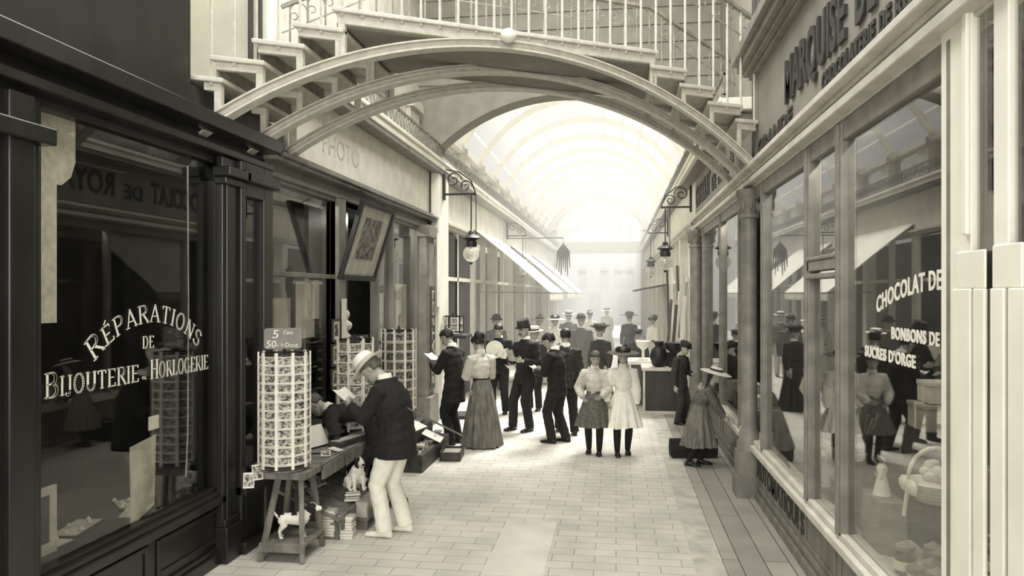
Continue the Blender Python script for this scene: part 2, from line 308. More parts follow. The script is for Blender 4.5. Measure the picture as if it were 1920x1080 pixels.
# lettering on the glass
def onL(x, y0, z0): return lambda X, Y, d: (x + d, y0 + X, z0 + Y)
def onR(x, y0, z0): return lambda X, Y, d: (x - d, y0 - X, z0 + Y)
gx = -3.354
def romfit(text, h, y0, y1, z0, cap=1.0, xg=gx, gap=.1):
    _, a = roman(text, h, .003, onL(xg, y0, z0) if 0 else (lambda X, Y, d, mid: (0, 0, 0)), 1, gap, cap)
    k = (y1 - y0) / a
    mb, _ = roman(text, h, .003, lambda X, Y, d, mid: (xg + d, y0 + X, z0 + Y), k, gap * k, cap); return mb
ya, yb = ax(83, 750, gx).y, 5.80
part('lettering', romfit('BIJOUTERIE', .118, ya, ax(262, 718, gx).y, 1.625, 1.25), m_gold, glL, label='pale roman word BIJOUTERIE on the glass')
part('lettering', romfit('&', .06, ax(264, 715, gx).y, ax(279, 715, gx).y, 1.625), m_gold, glL, label='small pale joining sign between the two words')
part('lettering', romfit('HORLOGERIE', .115, ax(282, 712, gx).y, yb, 1.625, 1.2), m_gold, glL, label='pale roman word HORLOGERIE on the glass')
part('lettering', romfit('DE', .085, ax(267, 655, gx).y, ax(290, 655, gx).y, 1.855), m_gold, glL, label='small pale word DE on the glass')
# the arched word
def arched(text, h, yc, zc, rad, a0, a1, cap):
    _, adv = roman(text, h, .003, lambda X, Y, d, mid: (0, 0, 0), 1, .1, cap); k = (a1 - a0) * rad / adv
    def f(X, Y, d, mid):
        a = a0 + mid / rad; cx, cz = sin(a) * rad, cos(a) * rad; lx = X - mid
        return (gx + d, yc + cx + lx * cos(a) + Y * sin(a), zc + cz - lx * sin(a) + Y * cos(a))
    return roman(text, h, .003, f, k, .1 * k, cap)[0]
part('lettering', arched('RÉPARATIONS', .125, 5.03, 1.14, .90, -.74, .74, 1.2), m_gold, glL, label='pale arched roman word RÉPARATIONS on the glass')

# ------------------------------------------------------------------ left: landing of the stair behind the bridge, then the postcard shop front
struct('wall_left_landing', MB().box(-5.2, -5.0, 5.0, 8.0, 3.4, 8.2).box(-5.0, -3.5, 7.15, 7.3, 3.7, 8.2).box(-5, -4.3, 6.2, 6.3, 3.9, 8.2), m_plaster)
struct('trim_landing_floor', MB().box(-5.0, -3.32, 5.42, 7.15, 3.6, 3.9), m_dark2)
b = MB()
for q in ((470, 7.0), (487, 7.05)):
    p = ay(q[0], 60, q[1]); b.tube([(p.x, p.y, 3.9), (p.x, p.y, 8)], .028)
struct('trim_downpipes', b, m_dark2)
b = MB().box(-3.5, -3.3, 6.7, 12.95, 3.38, 3.64).box(-3.5, -3.12, 6.66, 12.97, 3.56, 3.60).box(-3.5, -3.16, 6.66, 12.97, 3.52, 3.56).box(-3.5, -3.22, 6.66, 12.96, 3.60, 3.66).box(-3.5, -3.26, 6.66, 12.95, 3.38, 3.43)
struct('trim_cornice_left', b, m_brown, bev=.006)
sp = one('shop_sign', MB().box(-3.42, -3.3, 7.2, 12.9, 3.66, 4.46), m_signpale, 'long faded pale sign board above the postcard shop, below the balcony', 'sign', bev=.008)
part('lettering', textmb('PHOTO', .34, .004, onL(-3.3, 8.1, 3.86), 1.2), m_faint, sp, label='faint grey letters')
one('rod', MB().tube([(-3.27, 12.93, 3.4), (-3.27, 12.93, 4.46)], .018).ball((-3.27, 12.93, 3.5), .03, 8), m_dark2, 'thin dark upright rod at the far end of the faded sign board', 'rod')
def panel_left(y0, y1, mat, sill=.6):
    b = MB(); frame(b, y0, y1, sill, 3.4, -3.42, -3.3, .06); return b
struct('trim_shop_frame', panel_left(6.68, 8.56, m_brown).box(-3.42, -3.26, 8.5, 8.74, 0, 3.4).box(-3.42, -3.3, 6.68, 8.5, 2.42, 2.47).box(-3.42, -3.28, 6.68, 8.6, 0, .6), m_brown, bev=.006)
struct('window_3', MB().box(-3.37, -3.362, 6.74, 8.5, .66, 3.34), m_glass)
struct('trim_shop_frame_far', panel_left(10.1, 12.25, m_brown).box(-3.42, -3.3, 10.1, 12.25, 0, .6).box(-3.42, -3.3, 10.8, 10.87, .6, 3.4), m_brown, bev=.006)
struct('window_4', MB().box(-3.37, -3.362, 10.16, 12.2, .66, 3.34), m_glass)
struct('door_1', MB().box(-3.8, -3.74, 8.74, 10.1, 0, 3.38), m_dark)
struct('trim_pilaster_grey', MB().box(-3.45, -3.16, 12.25, 12.75, 0, 3.4).box(-3.45, -3.13, 12.35, 12.65, .6, 3.1).box(-3.45, -3.1, 12.2, 12.8, 3.2, 3.4).box(-3.45, -3.08, 12.2, 12.8, 0, .5), m_mid, bev=.01)
struct('door_3', MB().box(-3.42, -3.34, 14.05, 17.0, 0, 3.45).box(-3.34, -3.31, 14.05, 17.0, 2.5, 2.58).box(-3.34, -3.31, 15.4, 15.5, 0, 3.4).box(-3.34, -3.31, 14.05, 14.15, 0, 3.4), m_dark2)
struct('trim_pilaster_white', MB().box(-3.5, -3.12, 13.0, 13.75, 0, 4.4), m_white, bev=.01)

# ------------------------------------------------------------------ right: the confectioner's front
b = MB().box(1.53, 1.66, 3.6, 14.4, 0, .52).box(1.5, 1.66, 3.6, 14.4, .0, .09).box(1.515, 1.66, 3.6, 14.4, .13, .18)
for y0, y1 in ((3.7, 5.4), (5.5, 6.35), (6.5, 8.5), (9.2, 11.1), (11.3, 13.4)): frame(b, y0, y1, .22, .48, 1.52, 1.53, .03)
sR = struct('trim_stall_riser', b, m_brown, bev=.006)
part('lettering', textmb('AUTOMATIQUES', .26, .006, onR(1.528, 8.45, .26), 2.05, 1.05, .004), m_letter, sR, label='dark capital letters along the low panel')
struct('trim_sill_right', MB().box(1.46, 1.66, 3.6, 14.4, .52, .58).box(1.50, 1.66, 3.6, 14.4, .58, .63), m_pale, bev=.008)
def post(mb, y, w, x=1.5, dep=.1, z0=.6, z1=3.4):
    mb.box(x, x + dep, y - w / 2, y + w / 2, z0, z1); mb.box(x - .012, x + dep, y - w / 5, y + w / 5, z0, z1); return mb
b = MB()
for y, w in ((3.62, .12), (5.36, .15), (6.22, .15), (8.05, .08), (9.5, .1), (11.2, .09), (13.4, .1)): post(b, y, w)
b.box(1.5, 1.6, 5.4, 6.2, 2.42, 2.5).box(1.49, 1.6, 5.4, 6.2, 2.5, 2.53).box(1.49, 1.6, 5.4, 6.2, 2.36, 2.40)
b.box(1.51, 1.6, 3.6, 14.4, 3.28, 3.42)
struct('trim_mullions_right', b, m_mid, bev=.008)
for i, (y0, y1) in enumerate(((3.68, 5.29), (5.43, 6.15), (6.29, 8.0), (9.55, 11.15), (11.25, 13.35))):
    w = struct('window_%d' % (5 + i), MB().box(1.545, 1.553, y0, y1, .63, 3.3), m_glass)
    if i == 0: glR = w
def column(name, y, r, z0, z1, x=1.47):
    mb = MB().lathe([(r * 1.5, z0), (r * 1.5, z0 + .1), (r * 1.25, z0 + .12), (r * 1.25, z0 + .2), (r, z0 + .24), (r, z1 - .32), (r * 1.2, z1 - .31), (r * 1.2, z1 - .27), (r, z1 - .26), (r * 1.05, z1 - .2), (r * 1.55, z1 - .07), (r * 1.6, z1 - .06), (r * 1.6, z1)], (x, y, 0), 20)
    for k in range(8):
        a = 2 * pi * k / 8; mb.ball((x + r * 1.2 * cos(a), y + r * 1.2 * sin(a), z1 - .17), (.02, .02, .07), 6)
    mb.box(x - r * 1.8, x + r * 1.8, y - r * 1.8, y + r * 1.8, 0, z0 * .45).box(x - r * 1.55, x + r * 1.55, y - r * 1.55, y + r * 1.55, z0 * .45, z0)
    return struct(name, mb, m_mid, sm=True)
column('trim_column', 8.62, .088, .5, 3.4); column('trim_column_far', 14.0, .11, .3, 3.4, 1.45)
b = MB().box(1.5, 1.7, 2.2, 14.5, 3.42, 3.6).box(1.42, 1.7, 2.2, 14.5, 3.44, 3.5).box(1.38, 1.7, 2.2, 14.5, 3.58, 3.63).box(1.45, 1.7, 2.2, 14.5, 3.54, 3.58)
struct('trim_cornice_right', b, m_pale, bev=.008)
sg = one('fascia_sign', MB().box(1.5, 1.66, 2.2, 8.45, 3.64, 4.62), m_sign, 'grey fascia sign with dark raised capitals above the right-hand shop windows', 'sign', bev=.006)
yM = ax(1474, 150, 1.49).y; yE = ax(1587, 60, 1.49).y
def slant(y0, z0, k=0): return onR(1.5, y0, z0)
part('lettering', textmb('MARQUISE', .52, .025, onR(1.5, yM, 3.93), yM - yE, 1.0, .012), m_letter, sg, label='large dark raised word MARQUISE')
part('lettering', textmb('DE', .52, .025, onR(1.5, ax(1607, 20, 1.49).y, 3.93), .36, 1, .012), m_letter, sg, label='large dark raised word DE')
part('lettering', textmb('GRANDE', .19, .015, onR(1.5, 8.2, 3.72), 1.55, 1.05, .006), m_letter, sg)
part('lettering', textmb('CHOCOLATERIE', .18, .015, onR(1.5, ax(1541, 150, 1.49).y, 3.72), ax(1541, 150, 1.49).y - ax(1640, 80, 1.49).y, 1.05, .006), m_letter, sg, label='dark word CHOCOLATERIE in the lower line')
part('lettering', textmb('DE', .18, .015, onR(1.5, ax(1649, 60, 1.49).y, 3.72), ax(1649, 60, 1.49).y - ax(1670, 50, 1.49).y, 1.05, .006), m_letter, sg)
part('lettering', textmb('ROYAT', .18, .015, onR(1.5, ax(1679, 50, 1.49).y, 3.72), .62, 1.05, .006), m_letter, sg)
struct('trim_upper_cornice_right', MB().box(1.32, 1.7, 2.2, 8.5, 4.66, 4.74).box(1.38, 1.7, 2.2, 8.5, 4.62, 4.66).box(1.26, 1.7, 2.2, 8.52, 4.74, 4.84).box(1.44, 1.7, 2.2, 8.48, 4.58, 4.62), m_mid, bev=.008)
struct('wall_right_upper', MB().box(1.75, 1.95, 2.2, 13.0, 4.62, 8.2).box(1.7, 1.76, 7.1, 7.25, 4.84, 8.2), m_board)
b = MB()
for y in (8.65, 8.85, 9.1): b.tube([(1.62, y, 3.6), (1.62, y, 8)], .035 if y != 8.85 else .05)
struct('trim_downpipes_right', b, m_dark2)
s2 = one('fascia_sign', MB().box(1.5, 1.66, 9.4, 14.6, 3.66, 4.44), m_sign, 'grey chocolate sign board farther along the right wall beyond the bridge', 'sign', bev=.006)
part('lettering', textmb('CHOCOLAT', .52, .015, onR(1.5, 14.4, 3.86), 2.1, 1.0, .01), m_letter, s2)
part('lettering', textmb('DE', .34, .015, onR(1.5, 12.05, 3.86), .5, 1.0, .008), m_letter, s2)
part('lettering', textmb('ROYAT', .52, .015, onR(1.5, 11.3, 3.86), 1.5, 1.0, .01), m_letter, s2)
# lettering on the confectioner's glass
def wave(y0, z0, rise, ln): return lambda X, Y, d: (1.545 - d, y0 - X, z0 + Y + rise * (1 - (1 - X / ln) ** 2))
yc0, yc1 = ax(1644, 575, 1.545).y, ax(1768, 535, 1.545).y
part('lettering', textmb('CHOCOLAT DE', .135, .003, wave(yc0, 2.13, .14, yc0 - yc1), yc0 - yc1 - .01, 1.1, .003), m_gold, glR, label='pale curved words CHOCOLAT DE on the glass')
y0, y1 = ax(1672, 630, 1.545).y, ax(1764, 635, 1.545).y
part('lettering', textmb('BONBONS DE', .092, .003, onR(1.545, y0, 1.995), y0 - y1 - .01, 1.1, .003), m_gold, glR, label='pale words BONBONS DE on the glass')
y0, y1 = ax(1622, 668, 1.545).y, ax(1717, 692, 1.545).y
part('lettering', textmb("SUCRES D'ORGE", .092, .003, onR(1.545, y0, 1.86), y0 - y1, 1.1, .003), m_gold, glR, label="pale words SUCRES D'ORGE on the glass")
# white door posts at the near right edge
b = MB().box(1.49, 1.53, 3.405, 3.70, 0, 5.6).box(1.49, 1.53, 3.10, 3.215, 0, 5.6).box(1.49, 1.53, 2.2, 2.95, 0, 5.6).box(1.47, 1.49, 3.405, 3.45, 2.5, 5.6)
b.box(1.472, 1.49, 3.375, 3.54, 0, 2.27).box(1.472, 1.49, 3.255, 3.35, 0, 2.27).box(1.478, 1.49, 3.26, 3.52, 2.27, 2.43).box(1.472, 1.49, 3.10, 3.205, 0, 2.27).box(1.472, 1.49, 2.95, 3.07, 0, 2.27).box(1.478, 1.49, 2.98, 3.20, 2.27, 2.44).box(1.5, 1.52, 2.9, 3.45, 0, 1.1)
struct('door_2', b, m_white, bev=.01)
struct('window_10', MB().box(1.515, 1.523, 2.95, 3.405, 1.1, 5.6), m_glass)

# ------------------------------------------------------------------ the hall beyond: balconies, piers, lunette arch, vault, end wall
def lunette(y0, y1, spring, rise, half, xc, top, x0, x1, n=28):
    r = (half * half + rise * rise) / (2 * rise); zc = spring + rise - r; mb = MB(); a = math.asin(half / r)
    pts = [(xc + r * sin(-a + 2 * a * i / n), zc + r * cos(-a + 2 * a * i / n)) for i in range(n + 1)]
    mb.strip([(p[0], top) for p in pts], pts, y0, y1, lambda x, z, d: (x, d, z))
    mb.box(x0, pts[0][0], y0, y1, spring, top).box(pts[-1][0], x1, y0, y1, spring, top); return mb, pts
mb, pts = lunette(13.0, 13.35, 4.72, 1.02, 2.38, -.9, 8.3, -3.9, 2.1)
for i in range(7): mb.box(-3.9, 2.1, 12.97, 13.0, 5.95 + i * .3, 5.98 + i * .3)
for a, b_ in zip(pts, pts[1:]): mb.prism([(a[0], a[1] - .03), (b_[0], b_[1] - .03), (b_[0], b_[1] + .12), (a[0], a[1] + .12)], 12.94, 13.4, lambda x, z, d: (x, d, z))
struct('wall_lunette', mb, m_board)
for side, xw, s in (('left', -3.3, 1), ('right', 1.5, -1)):
    y0 = 7.3 if s > 0 else 9.3; xe = xw + s * .23; lo, hi = min(xw - s * .35, xe), max(xw - s * .35, xe)
    struct('trim_balcony_' + side, MB().box(lo, hi, y0, YE, 4.47, 4.62).box(min(xe, xe + s * .03), max(xe, xe + s * .03), y0, YE, 4.57, 4.63), m_plaster, bev=.01)
    struct('trim_soffit_' + side, MB().box(min(xw, xe - s * .02), max(xw, xe - s * .02), y0, YE, 4.40, 4.47), m_brown)
    r = T('balcony_railing', 'low ornate iron balcony railing along the %s upper storey' % side, 'railing', (xe - s * .03, y0, 4.62))
    L_ = YE - y0; part('top_rail', MB().box(-.018, .018, 0, L_, .27, .30), m_iron2, r); part('bottom_rail', MB().box(-.012, .012, 0, L_, .03, .05), m_iron2, r)
    for k in range(13):
        g = MB(); a0 = k * L_ / 13; a1 = (k + 1) * L_ / 13; n = int((a1 - a0) / .16)
        g.box(-.012, .012, a0, a0 + .03, 0, .30)
        for j in range(n):
            yy = a0 + (j + .5) * (a1 - a0) / n; g.tube([(0, yy + .06 * cos(t * pi / 4), .16 + .1 * sin(t * pi / 4)) for t in range(9)], .008, 4); g.tube([(0, yy - .05, .06), (0, yy + .05, .26)], .006, 4)
        part('scroll_panel', g, m_iron2, r)
    # shop fronts farther along
    b = MB(); d = MB(); gl = MB(); y = 14.0 if s > 0 else 14.6; k = 0; q = lambda a, c: (min(a, c), max(a, c))
    upper = MB().box(*q(xw, xw - s * .2), 13.7 if s > 0 else 14.6, YE, 3.62, 4.40); struct('wall_%s_frieze' % side, upper, m_plaster)
    struct('trim_far_cornice_' + side, MB().box(*q(xw + s * .08, xw - s * .2), y, YE, 3.5, 3.62).box(*q(xw + s * .14, xw - s * .2), y, YE, 3.56, 3.6), m_pale)
    while y < YE - 1:
        b.box(*q(xw + s * .04, xw - s * .2), y + 2.95, y + 3.25, 0, 3.5); b.box(*q(xw, xw - s * .12), y + 1.4, y + 1.5, .5, 3.5); b.box(*q(xw, xw - s * .15), y, y + 3, 2.5, 2.58)
        b.box(*q(xw, xw - s * .15), y, y + 1.4, 0, .55); d.box(*q(xw - s * .7, xw - s * .8), y, y + 3.2, 0, 3.5); y += 3.25
    struct('trim_far_shopfronts_' + side, b, m_white); struct('wall_%s_far_interior' % side, d, m_mid)
    # upper storey: piers with glazed openings between them
    b = MB(); yy = 12.2 if s > 0 else 12.6
    while yy < YE:
        b.box(*q(xw - s * .12, xw - s * .4), yy, yy + .55, 4.62, 5.55); b.box(*q(xw - s * .05, xw - s * .4), yy - .05, yy + .6, 4.62, 4.8); b.box(*q(xw - s * .05, xw - s * .4), yy - .05, yy + .6, 5.4, 5.55); yy += 2.3
    b.box(*q(xw - s * .12, xw - s * .4), 13, YE, 5.45, 5.6); b.box(*q(xw - s * .2, xw - s * .3), 13.2, YE, 4.62, 4.75)
    struct('wall_%s_piers' % side, b, m_pale)
    struct('window_%d' % (11 if s > 0 else 12), MB().box(*q(xw - s * .25, xw - s * .258), 13, YE, 4.75, 5.5), m_clear)
# near left upper storey beyond the landing
struct('wall_left_upper', MB().box(-3.75, -3.5, 7.3, 9.6, 4.62, 8.2).box(-3.7, -3.5, 10.25, 10.6, 4.62, 5.9).box(-3.7, -3.5, 11.3, 13, 4.62, 8.2).box(-3.72, -3.5, 9.6, 11.3, 5.9, 8.2), m_pale)
struct('wall_left_upper_window_piers', MB().box(-3.62, -3.46, 10.9, 11.05, 4.62, 6).box(-3.62, -3.46, 9.6, 9.7, 4.62, 6), m_brown)
# vault
half, rise, spring, xc = 2.72, 1.75, 5.55, -.9; r_ = (half ** 2 + rise ** 2) / (2 * rise); zc = spring + rise - r_; am = math.asin(half / r_)
vp = lambda t, rr, y: (xc + (r_ + rr) * sin(-am + 2 * am * t), y, zc + (r_ + rr) * cos(-am + 2 * am * t))
mb = MB(); n = 24
for i in range(n): mb.add([vp(i / n, 0, 13.3), vp((i + 1) / n, 0, 13.3), vp((i + 1) / n, 0, YE), vp(i / n, 0, YE), vp(i / n, .01, 13.3), vp((i + 1) / n, .01, 13.3), vp((i + 1) / n, .01, YE), vp(i / n, .01, YE)], [(0, 1, 2, 3), (7, 6, 5, 4), (0, 4, 5, 1), (2, 6, 7, 3)])
m_roof, nn, pp = newmat('roof_glass'); tr = nn.nodes.new('ShaderNodeBsdfTransparent'); df = nn.nodes.new('ShaderNodeBsdfTranslucent'); df.inputs[0].default_value = S(.97); ms = nn.nodes.new('ShaderNodeMixShader'); ms.inputs[0].default_value = .04
nn.links.new(tr.outputs[0], ms.inputs[1]); nn.links.new(df.outputs[0], ms.inputs[2]); nn.links.new(ms.outputs[0], nn.nodes['Material Output'].inputs[0])
struct('ceiling_glass_vault', mb, m_roof, sm=True)
mb = MB(); y = 14.5
while y < YE:
    for i in range(n): a, c = i / n, (i + 1) / n; mb.add([vp(a, -.13, y), vp(c, -.13, y), vp(c, 0, y), vp(a, 0, y), vp(a, -.13, y + .09), vp(c, -.13, y + .09), vp(c, 0, y + .09), vp(a, 0, y + .09)], [(0, 1, 2, 3), (7, 6, 5, 4), (0, 4, 5, 1), (2, 6, 7, 3)])
    y += 2.3
for i in range(0, n + 1, 2):
    t = min(.995, max(.005, i / n)); p = vp(t, -.02, 13.4); q = vp(t, -.02, YE); mb.bar(p, q, .03, .05)
struct('ceiling_ribs', mb, m_white)
mb, pts = lunette(YE, YE + .3, 5.5, 1.75, 2.3, -.9, 8.3, -4, 2.2)
mb.box(-4, 2.2, YE, YE + .3, 4.5, 5.0).box(-4, -3.1, YE, YE + .3, 0, 5.6).box(1.3, 2.2, YE, YE + .3, 0, 5.6).box(-4, 2.2, YE - .06, YE, 4.36, 4.5)
for i in range(1, 8): mb.box(-3.2 + i * .575 - .02, -3.2 + i * .575 + .02, YE + .1, YE + .16, 5.0, 7.1)
for z in (5.6, 6.2): mb.box(-3.2, 1.4, YE + .1, YE + .16, z, z + .04)
struct('wall_end', mb, m_plaster)
one('building', (lambda b: b)(MB().box(-14, 12, 58, 59, 0, 9)), m_white, 'pale building across the street beyond the far end of the hall', 'building')
bl = bpy.data.objects['building']
for x in (-2.6, -.9, .2, 1.0): part('window', MB().box(x - .35, x + .35, 57.93, 58, 2.6, 4.0).lathe([(.35, 0), (.35, .07)], (x, 57.93, 4.0), 16, axis=(0, 1, 0)), m_pale, bl)
for x in (-1.6, .6): part('doorway', MB().box(x - .45, x + .45, 57.93, 58, 0, 2.3), m_pale, bl)

# ------------------------------------------------------------------ haze in the far hall
hz, nn, pp = newmat('hall_haze'); nn.nodes.remove(pp); vs = nn.nodes.new('ShaderNodeVolumeScatter'); vs.inputs['Color'].default_value = (.99, .97, .93, 1); vs.inputs['Density'].default_value = .033; vs.inputs['Anisotropy'].default_value = .35
nn.links.new(vs.outputs[0], nn.nodes['Material Output'].inputs['Volume'])
o = struct('haze', MB().box(-3.25, 1.45, 14.0, 56, .01, 7.2), hz); o['kind'] = 'stuff'; tag(o, 'bright daylight haze filling the far hall', 'haze')
# ------------------------------------------------------------------ the iron footbridge with steps
A0 = Vector((-3.3, 5.62, 0)); DIR = Vector((.874, .486, 0)); SL = 5.49
def bp(s, z, d): return A0 + DIR * s + Vector((0, d, z))
RR = (2.745 ** 2 + .97 ** 2) / (2 * .97); ZC = 3.63 + .97 - RR
def az_(s, o=0): return ZC + sqrt(max(0, (RR + o) ** 2 - (s - 2.745) ** 2))
def treads():
    t = [(1.07, 4.23, 4.69)]
    for k in range(1, 5): t.append((1.07 - .32 * k, 1.07 - .32 * (k - 1) + .04, 4.69 - .175 * k))
    for k in range(1, 4): t.append((4.23 + .345 * (k - 1) - .04, 4.23 + .345 * k, 4.69 - .15 * k))
    t.append((5.225, 5.48, 4.09)); return t
br = T('footbridge', 'pale iron arched footbridge with steps at both ends spanning the arcade overhead', 'bridge', (A0.x, A0.y, 3.63))
def bpart(name, mb, mat, bev=0, sm=False, label=None):
    mb.xf(Matrix.Translation(-br.location)); return part(name, mb, mat, br, bev, sm, label)
N = 40
for d, tk in ((0, .05), (.79, .05), (1.40, .05)):
    mb = MB(); ss = [.0 + SL * i / N for i in range(N + 1)]
    for o0, o1, w in ((-.07, -.005, .02), (-.014, 0, .06), (-.085, -.07, .06), (-.045, -.036, .028)):
        mb.strip([(s, az_(s, o1)) for s in ss], [(s, az_(s, o0)) for s in ss], d - w, d + w, bp)
    bpart('arch_rib', mb, m_iron)
    mb = MB()
    for s0, s1, z in treads():
        s0c, s1c = max(s0, .02), min(s1, SL - .02)
        if s1c - s0c < .05: continue
        if s1 - s0 > 2: mb.prism([(s0c, z - .13), (s1c, z - .13), (s1c, z - .04), (s0c, z - .04)], d - .03, d + .03, bp)
        else: mb.prism([(s0c, z - .105), (s1c, z - .105), (s1c, z - .04), (s0c, z - .04)], d - .03, d + .03, bp)
        for se in ((s1c - .055, s1c) if s0 < 1.1 and s1 < 2 else (s0c, s0c + .055),) + (((1.08, 1.14), (4.16, 4.22)) if s1 - s0 > 2 else ()):
            lo = az_(sum(se) / 2, -.005)
            if s1 - s0 > 2 and se[0] < 1.08: continue
            if z - .12 > lo + .02: mb.prism([(se[0], lo), (se[1], lo), (se[1], z - .1), (se[0], z - .1)], d - .028, d + .028, bp)
            # rounded gusset in the corner
            c = se[0] if se[0] > s0c + .05 or s1 - s0 > 2 and se[0] > 3 else se[1]
    bpart('stringer', mb, m_iron, .006)
for s0, s1, z in treads():
    long = s1 - s0 > 2; sa, sb = s0 - .03, s1 + .03
    sa, sb = max(sa, -.22), min(sb, SL)
    bpart('deck' if long else 'tread', MB().prism([(sa, z - .04), (sb, z - .04), (sb, z), (sa, z)], -.07, 1.47, bp), m_iron, .008)
    if not long:
        zz = z + (.175 if s0 < 1.1 else .15); e = s1 - .04 if s0 < 1.1 else s0 + .04
        bpart('riser', MB().prism([(e - .008, z), (e + .008, z), (e + .008, zz - .04), (e - .008, zz - .04)], .0, 1.4, bp), m_iron2)
bpart('soffit_panel', MB().prism([(1.1, 4.55), (4.2, 4.55), (4.2, 4.57), (1.1, 4.57)], .04, 1.36, bp), m_board)
def ztop(s):
    if s < 1.07: return 4.69 - .175 / .32 * (1.07 - s)
    if s > 4.23: return 4.69 - .15 / .345 * (s - 4.23)
    return 4.69
def zt(s):
    for s0, s1, z in sorted(treads(), key=lambda t: -t[2]):
        if s0 - .02 <= s <= s1 + .02: return z
    return ztop(s)
for d in (-.035, 1.435):
    s = .08; m_ = m_iron if d < 0 else m_iron2
    while s < SL - .02:
        z0, z1 = zt(s) - .05, ztop(s) + .98
        bpart('baluster', MB().tube([bp(s, z0, d), bp(s, z1, d)], .011 if d > 0 else .0125, 6).ball(bp(s, z0, d), .02, 6), m_)
        s += .173
    rail = MB(); rp_ = [0, 1.07, 4.23, SL]
    for a, c in zip(rp_, rp_[1:]): rail.bar(bp(a, ztop(a) + 1.0, d), bp(c, ztop(c) + 1.0, d), .05, .035)
    for a, c in zip(rp_, rp_[1:]): rail.bar(bp(a, ztop(a) + .74, d), bp(c, ztop(c) + .74, d), .012, .014)
    bpart('handrail', rail, m_iron2)
    sc = MB(); s = .08
    while s < SL - .2:
        zc_ = ztop(s + .087) + .9
        sc.tube([bp(s + .0865 + .08 * cos(t * pi / 6), zc_ + .07 * sin(t * pi / 6), d) for t in range(7)], .008, 5)
        sc.tube([bp(s + .04 + .035 * cos(t * pi / 5), zc_ - .07 + .035 * sin(t * pi / 5), d) for t in range(-3, 7)], .007, 5)
        s += .173
    bpart('scrollwork', sc, m_iron2)
p = bp(2.66, 4.61, -.14)
g = T('globe_lamp', 'small white round globe lamp fixed to the middle of the footbridge edge', 'lamp', p)
part('globe', MB().ball((0, 0, 0), (.075, .075, .066), 20), m_white, g, sm=True); part('holder', MB().tube([(0, .06, 0), (0, .12, .02)], .025, 10), m_iron, g)
# ------------------------------------------------------------------ people
m_skin = M('skin', .66, .55, .06, 20); m_eye = M('eye_dark', .12, .3, .1, 20); m_lip = M('lip', .45, .5, .05, 20)
m_hair = M('dark_hair', .14, .55, .4, 40, stretch=(1, 1, .2)); m_hairl = M('brown_hair', .3, .55, .3, 40, stretch=(1, 1, .2))
m_blackcloth = M('black_cloth', .10, .9, .35, 30, bump=.1); m_darkcloth = M('dark_grey_cloth', .2, .9, .25, 30, bump=.1)
m_midcloth = M('grey_cloth', .37, .9, .2, 30, bump=.1); m_skirt = M('grey_skirt_cloth', .42, .9, .2, 26, bump=.1, stretch=(1, 1, .15)); m_palecloth = M('pale_cloth', .8, .9, .08, 20, bump=.08)
m_whitecloth = M('white_cloth', .97, .9, .04, 16, bump=.06); m_straw = M('straw', .86, .7, .1, 60, bump=.2); m_shoe = M('black_leather', .1, .35, .2, 20)
HEADR = [(0, .13, .34, .14), (.07, .22, .40, .02), (.18, .265, .405, -.12), (.30, .30, .39, -.30), (.42, .325, .385, -.39), (.52, .335, .37, -.43), (.62, .345, .405, -.45), (.75, .34, .375, -.45), (.87, .28, .29, -.37), (.955, .17, .16, -.25), (1, .05, .03, -.1)]
def sstep(a, b, x): t = max(0, min(1, (x - a) / (b - a))); return t * t * (3 - 2 * t)
